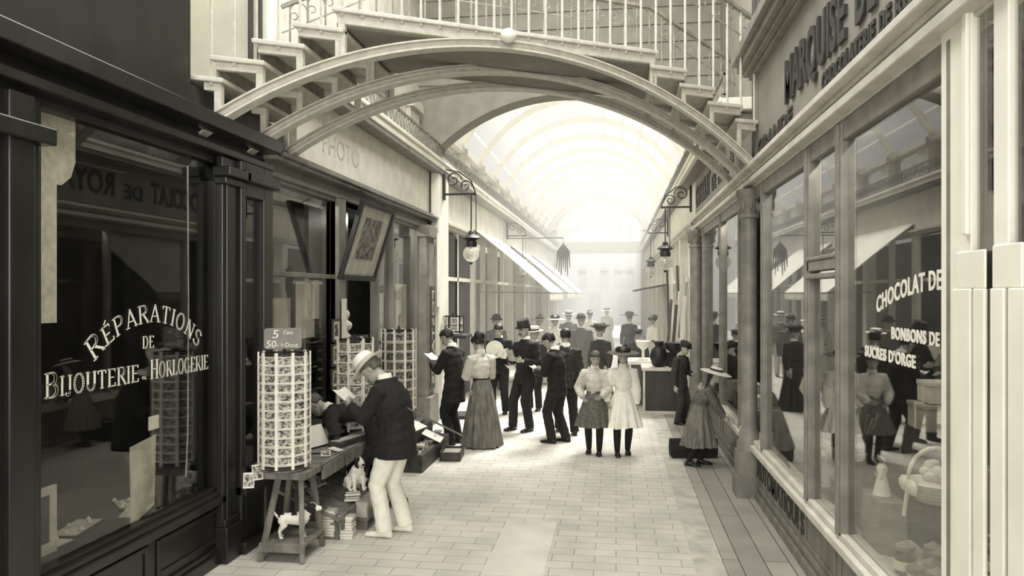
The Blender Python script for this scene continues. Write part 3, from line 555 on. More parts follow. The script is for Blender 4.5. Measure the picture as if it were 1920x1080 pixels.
def person(label, loc, face, H=1.7, sex='m', lean=0, pitch=0, yaw=0, lh=None, rh=None, legs=((0, 0), (0, 0)), top=('jacket', None), bottom=('trousers', None), hat=None, hatmat=None, hair='short', hairm=None, collar=True, shoe=None, vox=.011, gaze=0, hem=.44, group=None, crouch=0, beard=None, hold=None, bulk=1.0):
    """face: direction of the chest in degrees (0 looks along +x); hands are targets in the body frame (right, forward, up) in metres"""
    hairm = hairm or m_hair; shoe = shoe or m_shoe
    root = T('person', label, 'person', loc, R(face - 90), group)
    wide = 1.0 if sex == 'm' else .88
    zh = .52 - crouch
    def bend(p):
        p = Vector(p); a = R(lean) * sstep(zh, .80, p.z); q = p - Vector((0, 0, zh)); c, s = cos(a), sin(a)
        return Vector((q.x, q.y * c + q.z * s, -q.y * s + q.z * c + zh))
    nb = Vector((0, -.005, .835)); hs = .140; hp = Matrix.Rotation(-R(pitch), 3, 'X'); hy = Matrix.Rotation(R(yaw), 3, 'Z')
    def headp(x, y, t):                                    # head frame (units of head height) -> body frame
        v = hy @ (hp @ Vector((x * hs, y * hs + .012, t * hs + .035))); return bend(nb + v)
    def ring(pts): return [p * H for p in pts]
    def ell(cx, cy, z, rx, ry, n=16, f=None): return ring([bend((cx + rx * cos(2 * pi * k / n), cy + ry * sin(2 * pi * k / n), z)) for k in range(n)])
    def hring(t, w, f, b, o=0.0, n=16):
        cy, ry = (f + b) / 2, (f - b) / 2
        return [headp((w + o) * cos(2 * pi * k / n), cy + (ry + o) * sin(2 * pi * k / n), t) * H for k in range(n)]
    # joints
    sh = {1: bend((.104 * wide, -.005, .782)), -1: bend((-.104 * wide, -.005, .782))}
    hand = {-1: lh, 1: rh}; elbow = {}; wrist = {}
    for s in (-1, 1):
        a = sh[s]; w = Vector(hand[s]) / H if hand[s] else Vector((s * .15 * wide, .03, .80 - .33)); w = w if hand[s] else bend(w)
        l1, l2 = .168, .150; d = w - a; L_ = min(d.length, (l1 + l2) * .995); dn = d.normalized(); w = a + dn * L_
        x = (l1 * l1 - l2 * l2 + L_ * L_) / (2 * L_); h = sqrt(max(0, l1 * l1 - x * x)); pole = Vector((s * .55, -.45, -.75)); pole = (pole - dn * pole.dot(dn)).normalized()
        elbow[s] = a + dn * x + pole * h; wrist[s] = w
    foot = {-1: legs[0], 1: legs[1]}; ank = {}; knee = {}; hip = {}
    for s in (-1, 1):
        hx = .05 * (1 if sex == 'm' else 1.05); hip[s] = Vector((s * hx, 0, zh - .02)); fx = foot[s]
        ank[s] = Vector((s * (hx + .005 + (fx[1] if len(fx) > 1 else 0)), fx[0], .045 + (fx[2] if len(fx) > 2 else 0)))
        d = ank[s] - hip[s]; dn = d.normalized(); L_ = min(d.length, .4749); l1, l2 = .238, .237; x = (l1 * l1 - l2 * l2 + L_ * L_) / (2 * L_); h = sqrt(max(0, l1 * l1 - x * x))
        pole = Vector((s * .08, 1, 0)); pole = (pole - dn * pole.dot(dn)).normalized(); knee[s] = hip[s] + dn * x + pole * h
    # body: one continuous skin
    mb = MB()
    mb.loft([ell(0, 0, z + (0 if z > .56 else -crouch), rx * wide, ry) for z, rx, ry in ((.47, .06, .05), (.52, .088, .062), (.60, .072, .052), (.70, .088, .06), (.775, .098, .056), (.81, .075, .04), (.835, .035, .034))])
    mb.tube([bend((0, -.012, .80)) * H, bend((0, -.006, .835)) * H, headp(0, -.02, .2) * H, headp(0, -.02, .4) * H], [.036 * H, .031 * H, .03 * H, .03 * H], 12)
    mb.loft([hring(*r) for r in HEADR])
    mb.loft([[headp(x_ * k, .36 + y_ * k2, t) * H for x_, y_ in ((-.06, 0), (.06, 0), (.03, .1), (-.03, .1))] for t, k, k2 in ((.30, 1.2, .9), (.335, 1.35, 1.5), (.40, 1, 1.2), (.54, .7, .35))])
    for s in (-1, 1):
        mb.loft([[headp(s * (.33 + .05 * cos(2 * pi * k / 8) * e), -.06 + .07 * sin(2 * pi * k / 8) * e, t) * H for k in range(8)] for t, e in ((.3, .4), (.36, .9), (.45, 1.1), (.53, 1), (.57, .4))])
        mb.tube([hip[s] * H, (hip[s] * .5 + knee[s] * .5) * H, knee[s] * H, (knee[s] * .65 + ank[s] * .35) * H, ank[s] * H], [.06 * H, .05 * H, .034 * H, .032 * H, .02 * H], 12)
        mb.tube([(ank[s] + Vector((0, -.03, -.02))) * H, (ank[s] + Vector((0, .04, -.027))) * H, (ank[s] + Vector((0, .1, -.035))) * H], [.022 * H, .02 * H, .012 * H], 8)
        mb.tube([(sh[s] + Vector((-s * .02, 0, -.005))) * H, sh[s] * H, (sh[s] * .5 + elbow[s] * .5) * H, elbow[s] * H], [.03 * H, .034 * H, .029 * H, .024 * H], 10)
        mb.tube([elbow[s] * H, (elbow[s] * .6 + wrist[s] * .4) * H, wrist[s] * H], [.024 * H, .025 * H, .016 * H], 10)
    body = fuse(mb, vox, 3)
    fz = {}
    for i, f in enumerate(body.f): pass
    # eyes and mouth as patches of the same skin
    e1, e2, mo = headp(.145, .37, .53) * H, headp(-.145, .37, .53) * H, headp(0, .41, .175) * H
    for i, f in enumerate(body.f):
        c = sum((body.v[k] for k in f), Vector()) / len(f)
        if min((c - e1).length, (c - e2).length) < .0085 * H: body.m[i] = 1
        elif (c - mo).length < .0125 * H and abs((c - mo).dot((headp(0, 0, 1) - headp(0, 0, 0)).normalized())) < .004 * H: body.m[i] = 2
    # hands with five fingers, joined to the wrist
    for s in (-1, 1):
        w = wrist[s] * H; fd = (wrist[s] - elbow[s]).normalized(); k = H / 1.7 * (1 if sex == 'm' else .9)
        if hand[s]:
            fd = (fd + Vector((-s * .25, .35, .12))).normalized()
        side = Vector((0, 0, 1)) if abs(fd.z) < .8 else Vector((0, 1, 0)); side = (side - fd * side.dot(fd)).normalized()
        if hand[s]: side = (side * .6 + Vector((s * -.2, .6, .4)) ).normalized(); side = (side - fd * side.dot(fd)).normalized()
        nrm = fd.cross(side).normalized() * s                # palm faces inward
        if nrm.dot(Vector((-s, 0, 0))) < 0: nrm = -nrm
        pal = [(0, .019, .013), (.03, .029, .015), (.07, .04, .014), (.088, .038, .011)]
        body.loft([[w + fd * (d_ * k - .01) + side * (a * cos(2 * pi * j / 10) * k) + nrm * (b_ * sin(2 * pi * j / 10) * k) for j in range(10)] for d_, a, b_ in pal])
        curl = .55 if hand[s] else .28
        for j, (o_, ln) in enumerate(((.029, .068), (.010, .078), (-.010, .073), (-.028, .057))):
            p0 = w + fd * .072 * k + side * o_ * k; pts = [p0]; a = .1; c_ = curl + .06 * j
            for seg in (.42, .33, .25): a += c_ * .9; pts.append(pts[-1] + (fd * cos(a) + nrm * sin(a)) * ln * seg * k)
            body.tube(pts, [.0088 * k, .0085 * k, .0078 * k, .0055 * k], 7)
        p0 = w + fd * .025 * k + side * .026 * k
        body.tube([p0, p0 + (fd * .6 + side * .7 + nrm * .25).normalized() * .032 * k, p0 + (fd * .6 + side * .7 + nrm * .25).normalized() * .032 * k + (fd * .85 + side * .2 + nrm * .45).normalized() * .03 * k], [.0115 * k, .0095 * k, .006 * k], 7)
    part('body', body, [m_skin, m_eye, m_lip], root, sm=True)
    rnd = random.Random(hash(label) % 999 if False else sum(map(ord, label)))
    ph = [rnd.uniform(0, 6) for _ in range(6)]
    def crease(m, amp):
        for p in m.v:
            q = sin(p.z * 38 + p.x * 21 + ph[0]) * sin(p.x * 30 - p.z * 17 + ph[1]) + .6 * sin(p.y * 45 + p.z * 60 + ph[2])
            p += Vector((p.x, p.y, 0)).normalized() * q * amp if p.x or p.y else Vector()
        return m
    # upper garment
    kind, tm = top; tm = tm or m_blackcloth
    mb = MB(); fl = sex == 'f'
    if kind in ('jacket', 'coat'):
        hz = hem - crouch
        mb.loft([ell(0, .006 - (bulk - 1) * .03, z, rx * wide * (1 + (bulk - 1) * .4), ry * bulk) for z, rx, ry in ((hz, .116, .088), (hz + .05, .112, .084), (.57, .102, .077), (.61, .10, .074), (.70, .113, .083), (.76, .112, .076), (.795, .088, .058), (.828, .054, .047), (.842, .046, .044))])
        r = (.046, .042, .036, .031)
    elif kind == 'vest':
        mb.loft([ell(0, .006, z, rx * wide, ry) for z, rx, ry in ((hem, .10, .075), (.60, .09, .068), (.70, .10, .072), (.77, .105, .066), (.81, .08, .05), (.84, .046, .044))]); r = (.042, .036, .032, .028)
    else:                                                   # blouse
        mb.loft([ell(0, .004, z, rx * wide, ry) for z, rx, ry in ((.585, .076, .062), (.60, .08, .066), (.66, .10, .082), (.72, .104, .085), (.76, .102, .074), (.80, .076, .052), (.84, .042, .04))]); r = (.05, .05, .044, .026) if kind == 'blouse' else (.042, .038, .032, .027)
    for s in (-1, 1):
        mb.tube([(sh[s] + Vector((-s * .03, 0, -.005))) * H, (sh[s] + Vector((s * .004, 0, .004))) * H, (sh[s] * .5 + elbow[s] * .5) * H, elbow[s] * H, (elbow[s] * .55 + wrist[s] * .45) * H, (elbow[s] * .08 + wrist[s] * .92) * H], [r[0] * H, r[0] * H, (r[0] + r[1]) / 2 * H, r[1] * H, r[2] * H, r[3] * H], 12)
    part({'jacket': 'jacket', 'coat': 'coat', 'vest': 'waistcoat'}.get(kind, 'blouse'), crease(fuse(mb, vox, 4), .0035), tm, root, sm=True)
    # lower garment
    kind, bm_ = bottom; bm_ = bm_ or m_blackcloth
    if kind == 'trousers':
        mb = MB().loft([ell(0, 0, z - crouch, rx, ry) for z, rx, ry in ((.455, .07, .06), (.50, .092, .07), (.56, .086, .066), (.60, .08, .062))])
        for s in (-1, 1):
            mb.tube([(hip[s] + Vector((0, 0, .02))) * H, (hip[s] * .6 + knee[s] * .4) * H, knee[s] * H, (knee[s] * .5 + ank[s] * .5) * H, (ank[s] + Vector((0, .004, -.012))) * H], [.066 * H, .06 * H, .047 * H, .044 * H, .043 * H], 12)
        part('trousers', crease(fuse(mb, vox, 4), .003), bm_, root, sm=True)
    else:
        hz = {'skirt': .012, 'dress': .30, 'short': .27}[kind] if not isinstance(kind, float) else kind
        wd = .185 if hz < .1 else .19; mb = MB(); rings = []; n = 72
        for i in range(13):
            t = i / 12; z = (.60 - crouch * .3) * (1 - t) + hz * t; rr = .074 + (wd - .074) * (t ** .75); am = .10 * t
            rings.append([Vector((cos(2 * pi * k / n) * rr * (1 + am * sin(2 * pi * k / n * 13 + ph[0]) + am * .6 * sin(2 * pi * k / n * 5 + ph[1])) * .98, -.012 * t + sin(2 * pi * k / n) * rr * .92 * (1 + am * sin(2 * pi * k / n * 13 + ph[0]) + am * .6 * sin(2 * pi * k / n * 5 + ph[1])), z + (.004 * sin(2 * pi * k / n * 4) if t == 1 else 0))) * H for k in range(n)])
        mb.loft(rings); part('skirt', mb, bm_, root, sm=True)
        part('belt', MB().loft([ell(0, .003, z, .08 * 1, .067, 20) for z in (.585, .59, .607, .612)]), m_blackcloth if kind == 'skirt' else bm_, root, sm=True)
        if hz > .1:
            mb = MB()
            for s in (-1, 1): mb.tube([(hip[s]*.4 + knee[s]*.6) * H, knee[s] * H, (knee[s] * .6 + ank[s] * .4) * H, ank[s] * H], [.043 * H, .037 * H, .036 * H, .026 * H], 12)
            st = part('stockings', mb, m_blackcloth if shoe == m_shoe else shoe, root, sm=True)
    for s in (-1, 1):
        a = ank[s]; sb = MB(); n = 12; rings = []
        for y, w_, h_ in ((-.042, .012, .03), (-.034, .021, .05), (-.01, .023, .062), (.02, .024, .05), (.05, .029, .032), (.085, .028, .026), (.108, .018, .02), (.116, .006, .012)):
            rings.append([(a + Vector((w_ * cos(2 * pi * k / n), y + .004, -.045 + max(0, h_ * (.5 + .5 * sin(2 * pi * k / n)))))) * H for k in range(n)])
        sb.loft(rings); part('shoe', sb, shoe, root, sm=True)
    if collar:
        cm = m_whitecloth if collar is True else collar
        part('collar', MB().loft([ell(0, .002 if sex == 'm' else 0, z, rx, ry, 18) for z, rx, ry in ((.828, .045, .043), (.834, .044, .042), (.866, .037, .037), (.868, .034, .034), (.84, .034, .034))]), cm, root, sm=True)
    # hair
    if hair:
        mb = MB(); rows = []
        for t, w, f, b in HEADR[3:]:
            k = sstep(.30, .74, t); ff = -.08 + (f + .03 + .08) * k if t < .74 else f + .035
            rows.append(hring(t, w + .012, max(ff, b + .1), b - .045, .022))
        mb.loft(rows)
        if hair in ('bun', 'up'):
            mb.ball(headp(0, -.38, .82) * H, .052 * H * (1.0 if hair == 'bun' else 1.1), 12); mb.loft([hring(t, w, f, b, .10 * e) for (t, w, f, b), e in zip(HEADR[5:], (.2, .7, 1.2, 1.4, 1.2, .8))])
        if hair == 'long':
            mb.loft([[headp(.30 * e * cos(2 * pi * k / 12), -.36 + .13 * sin(2 * pi * k / 12), t) * H for k in range(12)] for t, e in ((.7, .8), (.4, 1.1), (0, 1.15), (-.5, 1.1), (-.95, .7), (-1.05, .3))])
        part('hair', fuse(mb, max(.006, vox * .7), 2), hairm, root, sm=True)
    if beard: 
        part('beard', MB().loft([hring(t, w + .01, f + .03, f - .12, .01) for t, w, f in ((-.06, .1, .33), (.0, .17, .37), (.08, .24, .41), (.2, .27, .41))]) if beard == 'beard' else MB().loft([[headp(x, .42 + .03 * cos(2 * pi * k / 8), .245 + zz + .03 * sin(2 * pi * k / 8)) * H for k in range(8)] for x, zz in ((-.17, -.04), (-.08, 0), (0, .01), (.08, 0), (.17, -.04))]), hairm, root, sm=True)
    # hat
    if hat:
        hm = hatmat or m_darkcloth
        def hdisc(prof, dy=0, tilt=0, ovx=1.0, ovy=1.0, c=-.03, n=28, dent=0):
            rows = []
            for r, t in prof: rows.append([headp(r * ovx * cos(2 * pi * k / n), c + r * ovy * sin(2 * pi * k / n) , t + tilt * r * sin(2 * pi * k / n) - (dent * max(0, 1 - abs(cos(2 * pi * k / n)) * 2.2) if r < .33 and t > 1 else 0)) * H for k in range(n)])
            return rows
        hh = {'boater': ([(.44, .74), (.80, .74), (.80, .775), (.44, .775), (.43, 1.10), (.40, 1.12), (.05, 1.12)], .03, 1, 1),
              'fedora': ([(.43, .70), (.60, .66), (.72, .67), (.735, .69), (.60, .69), (.44, .74), (.42, .95), (.37, 1.14), (.28, 1.20), (.05, 1.16)], .06, 1, 1.08),
              'bowler': ([(.42, .72), (.60, .70), (.64, .74), (.61, .745), (.43, .75), (.42, .95), (.36, 1.12), (.22, 1.22), (.05, 1.25)], 0, 1, 1.1),
              'kepi': ([(.40, .66), (.415, .66), (.405, .9), (.385, 1.12), (.37, 1.14), (.05, 1.13)], -.12, 1, 1.08),
              'cap': ([(.40, .68), (.43, .70), (.47, .88), (.46, .98), (.36, 1.04), (.05, 1.08)], -.08, 1, 1.1),
              'wide': ([(.42, .74), (.75, .74), (1.05, .70), (1.09, .72), (.78, .79), (.44, .80), (.40, 1.02), (.33, 1.10), (.05, 1.13)], .06, 1, 1.05),
              'girl': ([(.42, .76), (.8, .72), (1.05, .64), (1.08, .66), (.82, .77), (.44, .82), (.42, 1.04), (.38, 1.08), (.05, 1.09)], .05, 1, 1.05),
              'bonnet': ([(.42, .78), (.7, .86), (.92, .98), (.95, 1.0), (.7, .92), (.44, .88), (.38, 1.1), (.3, 1.16), (.05, 1.2)], .05, 1, 1.05)}[hat]
        ho = part('hat', MB().loft(hdisc(hh[0], tilt=hh[1], ovx=hh[2], ovy=hh[3], dent=.1 if hat == 'fedora' else 0)), hm, root, sm=True)
        if hat in ('boater', 'fedora', 'bowler', 'girl', 'wide'):
            z0 = {'boater': .78, 'fedora': .75, 'bowler': .76, 'girl': .82, 'wide': .8}[hat]
            part('hat_band', MB().loft(hdisc([(.45, z0), (.452, z0 + .01), (.447, z0 + .13), (.43, z0 + .14)], tilt=hh[1], ovx=hh[2], ovy=hh[3])), m_darkcloth if hat != 'fedora' else m_paper2, ho, sm=True)
        if hat in ('kepi', 'cap'):
            part('visor', MB().loft([[headp(x * .36, .36 + yy * sqrt(max(0, 1 - x * x)), .70 - yy * .35 + dz) * H for x in [-.98 + 1.96 * j / 12 for j in range(13)]] for yy, dz in ((0, 0), (.22, 0), (.23, .02), (0, .03))]), m_shoe, ho, sm=True)
        if hat in ('wide', 'bonnet'):
            tr_ = MB(); 
            for k in range(9): a = k * .7; tr_.ball(headp(.38 * cos(a), -.03 + .38 * sin(a), .95 + .12 * sin(k * 2.3)) * H, .024 * H, 8)
            part('hat_trimming', tr_, m_darkcloth if hm not in (m_darkcloth, m_blackcloth) else m_midcloth, ho, sm=True)
    return root, {'wrist': wrist, 'H': H, 'head': headp, 'bend': bend}
def world(root, p): return root.matrix_basis @ Vector(p)
def held(label, root, p, w=.2, h=.15, tilt=-35, rz=0, name='paper', mat=None, cat='paper'):
    """an open paper or booklet in the hands, at p in the body frame"""
    mb = MB()
    for s in (-1, 1): mb.prism([(0, -h / 2), (s * w / 2, -h / 2), (s * w / 2, h / 2), (0, h / 2)], 0, .004, lambda x, y, d: (x, y * cos(R(tilt)) - d * sin(R(tilt)), y * -sin(R(tilt)) + d * cos(R(tilt)) + abs(x) * .18))
    q = world(root, p); return one(name, mb, mat or m_paper, label, cat, q, root.rotation_euler.z + R(rz))
# ------------------------------------------------------------------ who stands where
def P0(u, v): p = az(u, v, 0); return (p.x, p.y, 0)
# foreground reader
r, J = person('person in white hat, dark jacket and white trousers stooping over a paper', P0(742, 1003), 172, 1.74, 'm', lean=11, pitch=40, yaw=4,
    lh=(-.10, .42, 1.20), rh=(.07, .40, 1.18), legs=((.035, .0), (-.03, .012)), bulk=1.28, top=('jacket', m_blackcloth), bottom=('trousers', m_whitecloth), hat='fedora', hatmat=m_whitecloth, shoe=m_whitecloth, vox=.0085, hem=.425, hairm=m_midcloth, beard='beard')
held('white paper held open by the stooping person in the white hat', r, (-.02, .52, 1.28), .24, .15, -38)
c = MB().tube([(0, 0, 0), (.62, .55, -.42)], .011, 8).ball((0, 0, 0), .018, 8)
pA, pB = ay(752, 760, 6.62), ay(861, 814, 7.25)
one('walking_cane', MB().tube([(0, 0, 0), pB - pA], [.012, .009], 8).tube([pB - pA, (pB - pA) * 1.05], .011, 8), m_wood, 'thin wooden cane held slanting behind the dark-jacketed person in the white hat', 'cane', pA)
# stooping neighbour in a dark hat
r, J = person('person in dark hat and coat bending low beyond the white hat', (-2.42, 7.6, 0), 178, 1.66, 'm', lean=62, pitch=10, crouch=.10, lh=(-.14, .5, .74), rh=(.12, .52, .76), legs=((.05, .01), (-.1, .01)), top=('coat', m_blackcloth), hat='bowler', hatmat=m_blackcloth, beard='beard', hairm=m_midcloth, hem=.42)
# reading pair by the third shop
r, J = person('bareheaded person in long dark coat reading a booklet beside the pale blouse', P0(853, 832), 158, 1.74, 'm', lean=5, pitch=26, lh=(-.1, .36, 1.2), rh=(.08, .34, 1.18), top=('coat', m_blackcloth), hem=.36, beard='moustache')
held('white booklet held up by the bareheaded person in the long dark coat', r, (-.02, .42, 1.28), .2, .15, -35, name='booklet', cat='booklet')
r, J = person('person in pale blouse and long grey skirt reading a card', P0(903, 836), 128, 1.64, 'f', lean=3, pitch=24, lh=(-.08, .30, 1.03), rh=(.08, .3, 1.02), top=('blouse', m_palecloth), bottom=('skirt', m_skirt), hair='bun', collar=m_palecloth)
held('grey card held by the person in the pale blouse', r, (-.02, .36, 1.08), .17, .11, -45, name='card', mat=m_paper2, cat='card')
# facing us, straw hat in hand
r, J = person('person in dark suit facing us, holding a straw hat against the chest', P0(936, 775), -92, 1.69, 'm', pitch=22, lh=(-.12, .25, 1.15), rh=(.05, .28, 1.1), legs=((0, .02), (0, .02)), top=('jacket', m_blackcloth), hair='short')
hq = world(r, (.02, .33, 1.22))
h_ = one('straw_boater', MB().lathe([(.13, 0), (.165, 0), (.165, .012), (.09, .012), (.088, .07), (.01, .072)], (0, 0, 0), 28, axis=(0, -1, .1)), m_straw, 'pale straw hat held against the chest of the person in the dark suit', 'hat', hq, sm=True)
held('white leaflet held beside the straw hat', r, (-.15, .3, 1.14), .16, .2, -70, name='leaflet', cat='leaflet')
# kepi
r, J = person('tall person in kepi and dark jacket holding papers in mid passage', P0(986, 806), -128, 1.78, 'm', pitch=12, lh=(-.16, .24, 1.16), rh=(.08, .3, 1.22), legs=((.02, .02), (.08, .03)), top=('jacket', m_blackcloth), hat='kepi', hatmat=m_darkcloth, hem=.43, beard='moustache')
held('folded white papers held at the chest of the person in the kepi', r, (-.0, .35, 1.24), .16, .2, -70, name='papers', mat=m_paper2, cat='papers')
held('white card held low by the person in the kepi', r, (.02, .33, 1.04), .2, .1, -40, name='card', cat='card')
r, J = person('bareheaded person in dark suit reading a card, right of the kepi', P0(1046, 830), 158, 1.68, 'm', lean=5, pitch=30, lh=(-.08, .34, 1.07), rh=(.1, .32, 1.07), legs=((.03, .0), (-.05, .02)), top=('jacket', m_blackcloth), beard='moustache', hem=.42)
held('white card held by the bareheaded person in the dark suit', r, (0, .40, 1.1), .17, .11, -30, name='card', cat='card')
r, J = person('person in dark suit half hidden behind the bareheaded card reader', (-.80, 12.0, 0), 100, 1.68, 'm', pitch=10, top=('jacket', m_darkcloth), legs=((.1, .0), (-.1, .02)))
r, J = person('child in dark jacket and straw boater behind the person in the kepi', (-1.55, 14.3, 0), -100, 1.58, 'm', pitch=8, top=('jacket', m_darkcloth), hat='boater', hatmat=m_straw)
# two girls walking towards us
r, J = person('girl in pale blouse and dark knee skirt walking towards us', P0(1115, 850), -92, 1.44, 'f', pitch=14, yaw=12, legs=((.05, -.01), (-.04, .0)), lh=(-.1, .22, .82), rh=(.16, .1, .78), top=('blouse', m_palecloth), bottom=(.27, m_midcloth), hair='long', hairm=m_hairl, collar=m_whitecloth)
r, J = person('girl in white dress, dark stockings and dark wide hat walking towards us', P0(1168, 852), -86, 1.47, 'f', pitch=8, legs=((-.04, -.01), (.05, .0)), rh=(.22, .06, .72), top=('blouse', m_whitecloth), bottom=(.27, m_whitecloth), hair='long', hat='wide', hatmat=m_midcloth, collar=m_whitecloth)
# right side: girl with bag, boy
r, J = person('girl in wide pale hat and grey smock bending at the right window', P0(1312, 872), -12, 1.30, 'f', lean=22, pitch=-6, lh=(-.1, .33, .60), rh=(.08, .34, .60), legs=((.0, .0), (-.1, .02)), top=('blouse2', m_midcloth), bottom=(.20, m_skirt), hair='long', hat='girl', hatmat=m_palecloth, collar=None)
r, J = person('boy in dark jacket behind the girl in the wide pale hat', P0(1274, 795), -35, 1.42, 'm', lean=6, pitch=14, top=('jacket', m_darkcloth), bottom=('trousers', m_darkcloth), lh=(-.1, .2, .86), hair='short', collar=None, hat='cap', hatmat=m_darkcloth)
# farther into the hall
far = [
 ('person in grey suit and bowler facing us amid the far crowd', 1090, 17.6, -95, 1.72, 'm', ('jacket', m_midcloth), ('trousers', m_midcloth), 'bowler', m_midcloth, 'short'),
 ('person in dark dress and bonnet just left of the white dress', 1126, 15.0, -120, 1.60, 'f', ('blouse', m_darkcloth), ('skirt', m_darkcloth), 'bonnet', m_darkcloth, 'up'),
 ('bareheaded person all in white far down the hall', 1106, 24.0, -90, 1.66, 'f', ('blouse', m_whitecloth), ('skirt', m_whitecloth), None, None, 'up'),
 ('person in white with a wide light hat left of the centre crowd', 1040, 18.6, -70, 1.66, 'f', ('blouse', m_whitecloth), ('skirt', m_palecloth), 'wide', m_straw, 'up'),
 ('person in black dress and wide black hat seen from behind far down the hall', 1180, 21.5, 88, 1.68, 'f', ('blouse2', m_darkcloth), ('skirt', m_darkcloth), 'wide', m_darkcloth, 'up'),
 ('boy in dark jacket and cap standing behind the counter', 1197, 17.0, -110, 1.42, 'm', ('jacket', m_darkcloth), ('trousers', m_darkcloth), 'cap', m_darkcloth, 'short'),
 ('person in white apron and blouse by the right-hand stalls', 1224, 20.5, -150, 1.62, 'f', ('blouse', m_whitecloth), ('skirt', m_palecloth), None, None, 'up'),
 ('person in dark hat beyond the one holding the straw hat', 930, 17.2, -60, 1.70, 'm', ('jacket', m_midcloth), ('trousers', m_midcloth), 'bowler', m_darkcloth, 'short'),
 ('person in pale dress and flat hat far left of the crowd', 1012, 19.6, -100, 1.62, 'f', ('blouse', m_palecloth), ('skirt', m_palecloth), 'girl', m_straw, 'up'),
 ('person in grey suit and straw boater deep in the crowd', 1066, 21.0, -80, 1.72, 'm', ('jacket', m_midcloth), ('trousers', m_palecloth), 'boater', m_straw, 'short'),
 ('person in pale dress by the last awning', 1138, 30.0, -90, 1.62, 'f', ('blouse', m_palecloth), ('skirt', m_palecloth), 'wide', m_palecloth, 'up'),
]
for lb, u, y, fc, H_, sx, tp, bt, ht, hm, hr in far:
    p = ay(u, 600, y); person(lb, (p.x, p.y, 0), fc, H_, sx, pitch=6, top=tp, bottom=bt, hat=ht, hatmat=hm, hair=hr, vox=.016, hairm=m_hairl)
# ------------------------------------------------------------------ postcard racks
ORD = ('top', 'second', 'third', 'fourth', 'fifth', 'sixth', 'seventh', 'eighth', 'ninth', 'tenth', 'eleventh', 'lowest')
def rack(label, loc, rz, rad, step, cols, rows, h, cw, ch, mat, where, group, polem, z0=.0):
    t = T('postcard_rack', label, 'postcard rack', loc, 0)
    part('base', MB().lathe([(rad * .95, 0), (rad * .95, .015), (.05, .03), (.02, .06)], n=24), m_wood, t, sm=True)
    part('pole', MB().tube([(0, 0, .02), (0, 0, h + .06)], .014, 8), m_black, t)
    for nm, z in (('bottom_ring', .05), ('top_ring', h)):
        mb = MB(); m = 24
        for k in range(m): a, b = 2 * pi * k / m, 2 * pi * (k + 1) / m; mb.bar((rad * cos(a), rad * sin(a), z), (rad * cos(b), rad * sin(b), z), .012, .012)
        for k in range(4): a = pi / 2 * k; mb.bar((0, 0, z), (rad * cos(a), rad * sin(a), z), .008, .008)
        part(nm, mb, m_black, t)
    ncol = int(round(360 / step))
    for k in range(ncol):
        a = R(rz + step * (k + .5)); rr = rad / cos(R(step / 2)); p = Vector((cos(a) * rr, sin(a) * rr, 0))
        part('upright', MB().bar(p + Vector((0, 0, .03)), p + Vector((0, 0, h + .02)), .024, .014, up=(cos(a), sin(a), 0)), polem, t)
    card = bpy.data.objects.new('postcard', mesh('postcard', MB().box(-cw / 2, cw / 2, -.002, .002, 0, ch), mat)); first = True
    ph = (h - .08) / rows
    for c in cols:
        a = R(rz + step * c); nrm = Vector((cos(a), sin(a), 0)); tg = Vector((-sin(a), cos(a), 0))
        for r_ in range(rows):
            z = h - .02 - (r_ + 1) * ph; o = card if first else card.copy(); first = False; C.objects.link(o)
            o.location = Vector(loc) + nrm * (rad * .99 + .004) + Vector((0, 0, z + .01)); o.rotation_euler = (R(-9 + random.uniform(-3, 3)), R(random.uniform(-2.5, 2.5)), a + pi / 2)
            rw = 'bottom' if r_ == rows - 1 else ORD[r_]
            tag(o, 'small picture postcard in the %s row of the %s' % (rw, where), 'postcard', group)
            part('ledge', MB().box(-cw * .55, cw * .55, -.012, .004, z + .002, z + .006).xf(Matrix.Translation(nrm * rad) @ Matrix.Rotation(a + pi / 2, 4, 'Z')), polem, t)
    return t
rack('tall front rack of pale picture postcards standing on the splayed wooden stand', (-2.86, 6.17, .725), -65, .205, 36, (-2, -1, 0, 1, 2), 12, 1.0, .118, .074, m_card, 'front rack', 'postcards on the front rack', m_white)
rack('middle postcard rack behind the shoulder of the person in the white hat', (-2.86, 7.95, .72), -68, .19, 45, (-1, 0, 1), 8, 1.02, .13, .095, m_card, 'middle rack', 'postcards on the middle rack', m_white)
rack('far postcard rack with dark cards between white uprights', (-2.78, 9.35, .72), -70, .21, 36, (-2, -1, 0, 1, 2), 8, 1.05, .11, .105, m_cardd, 'far rack', 'postcards on the far rack', m_white)
# price board
t = T('price_sign', 'grey price board with pale handwriting above the front postcard rack', 'sign', (-2.85, 6.12, 1.86), R(25))
part('board', MB().prism([(-.155, -.075), (-.14, -.09), (.14, -.09), (.155, -.075), (.155, .075), (.14, .09), (-.14, .09), (-.155, .075)], -.008, .008, lambda x, y, d: (x, d, y)), m_mid, t)
part('stem', MB().tube([(0, .008, -.17), (0, .008, .05)], .006, 6), m_black, t)
fm = lambda x0, z0: (lambda X, Y, d: (x0 + X + .12 * Y, -.008 - d, z0 + Y))
part('handwriting', textmb('5', .1, .002, fm(-.09, .005), .05), m_gold, t); part('handwriting', textmb('Cent.', .05, .002, fm(.0, .035), .085), m_gold, t)
part('handwriting', textmb('50', .085, .002, fm(-.14, -.075), .08), m_gold, t); part('handwriting', textmb('c. la', .035, .002, fm(-.055, -.065), .06), m_gold, t); part('handwriting', textmb('Douz.', .055, .002, fm(.015, -.075), .115), m_gold, t)

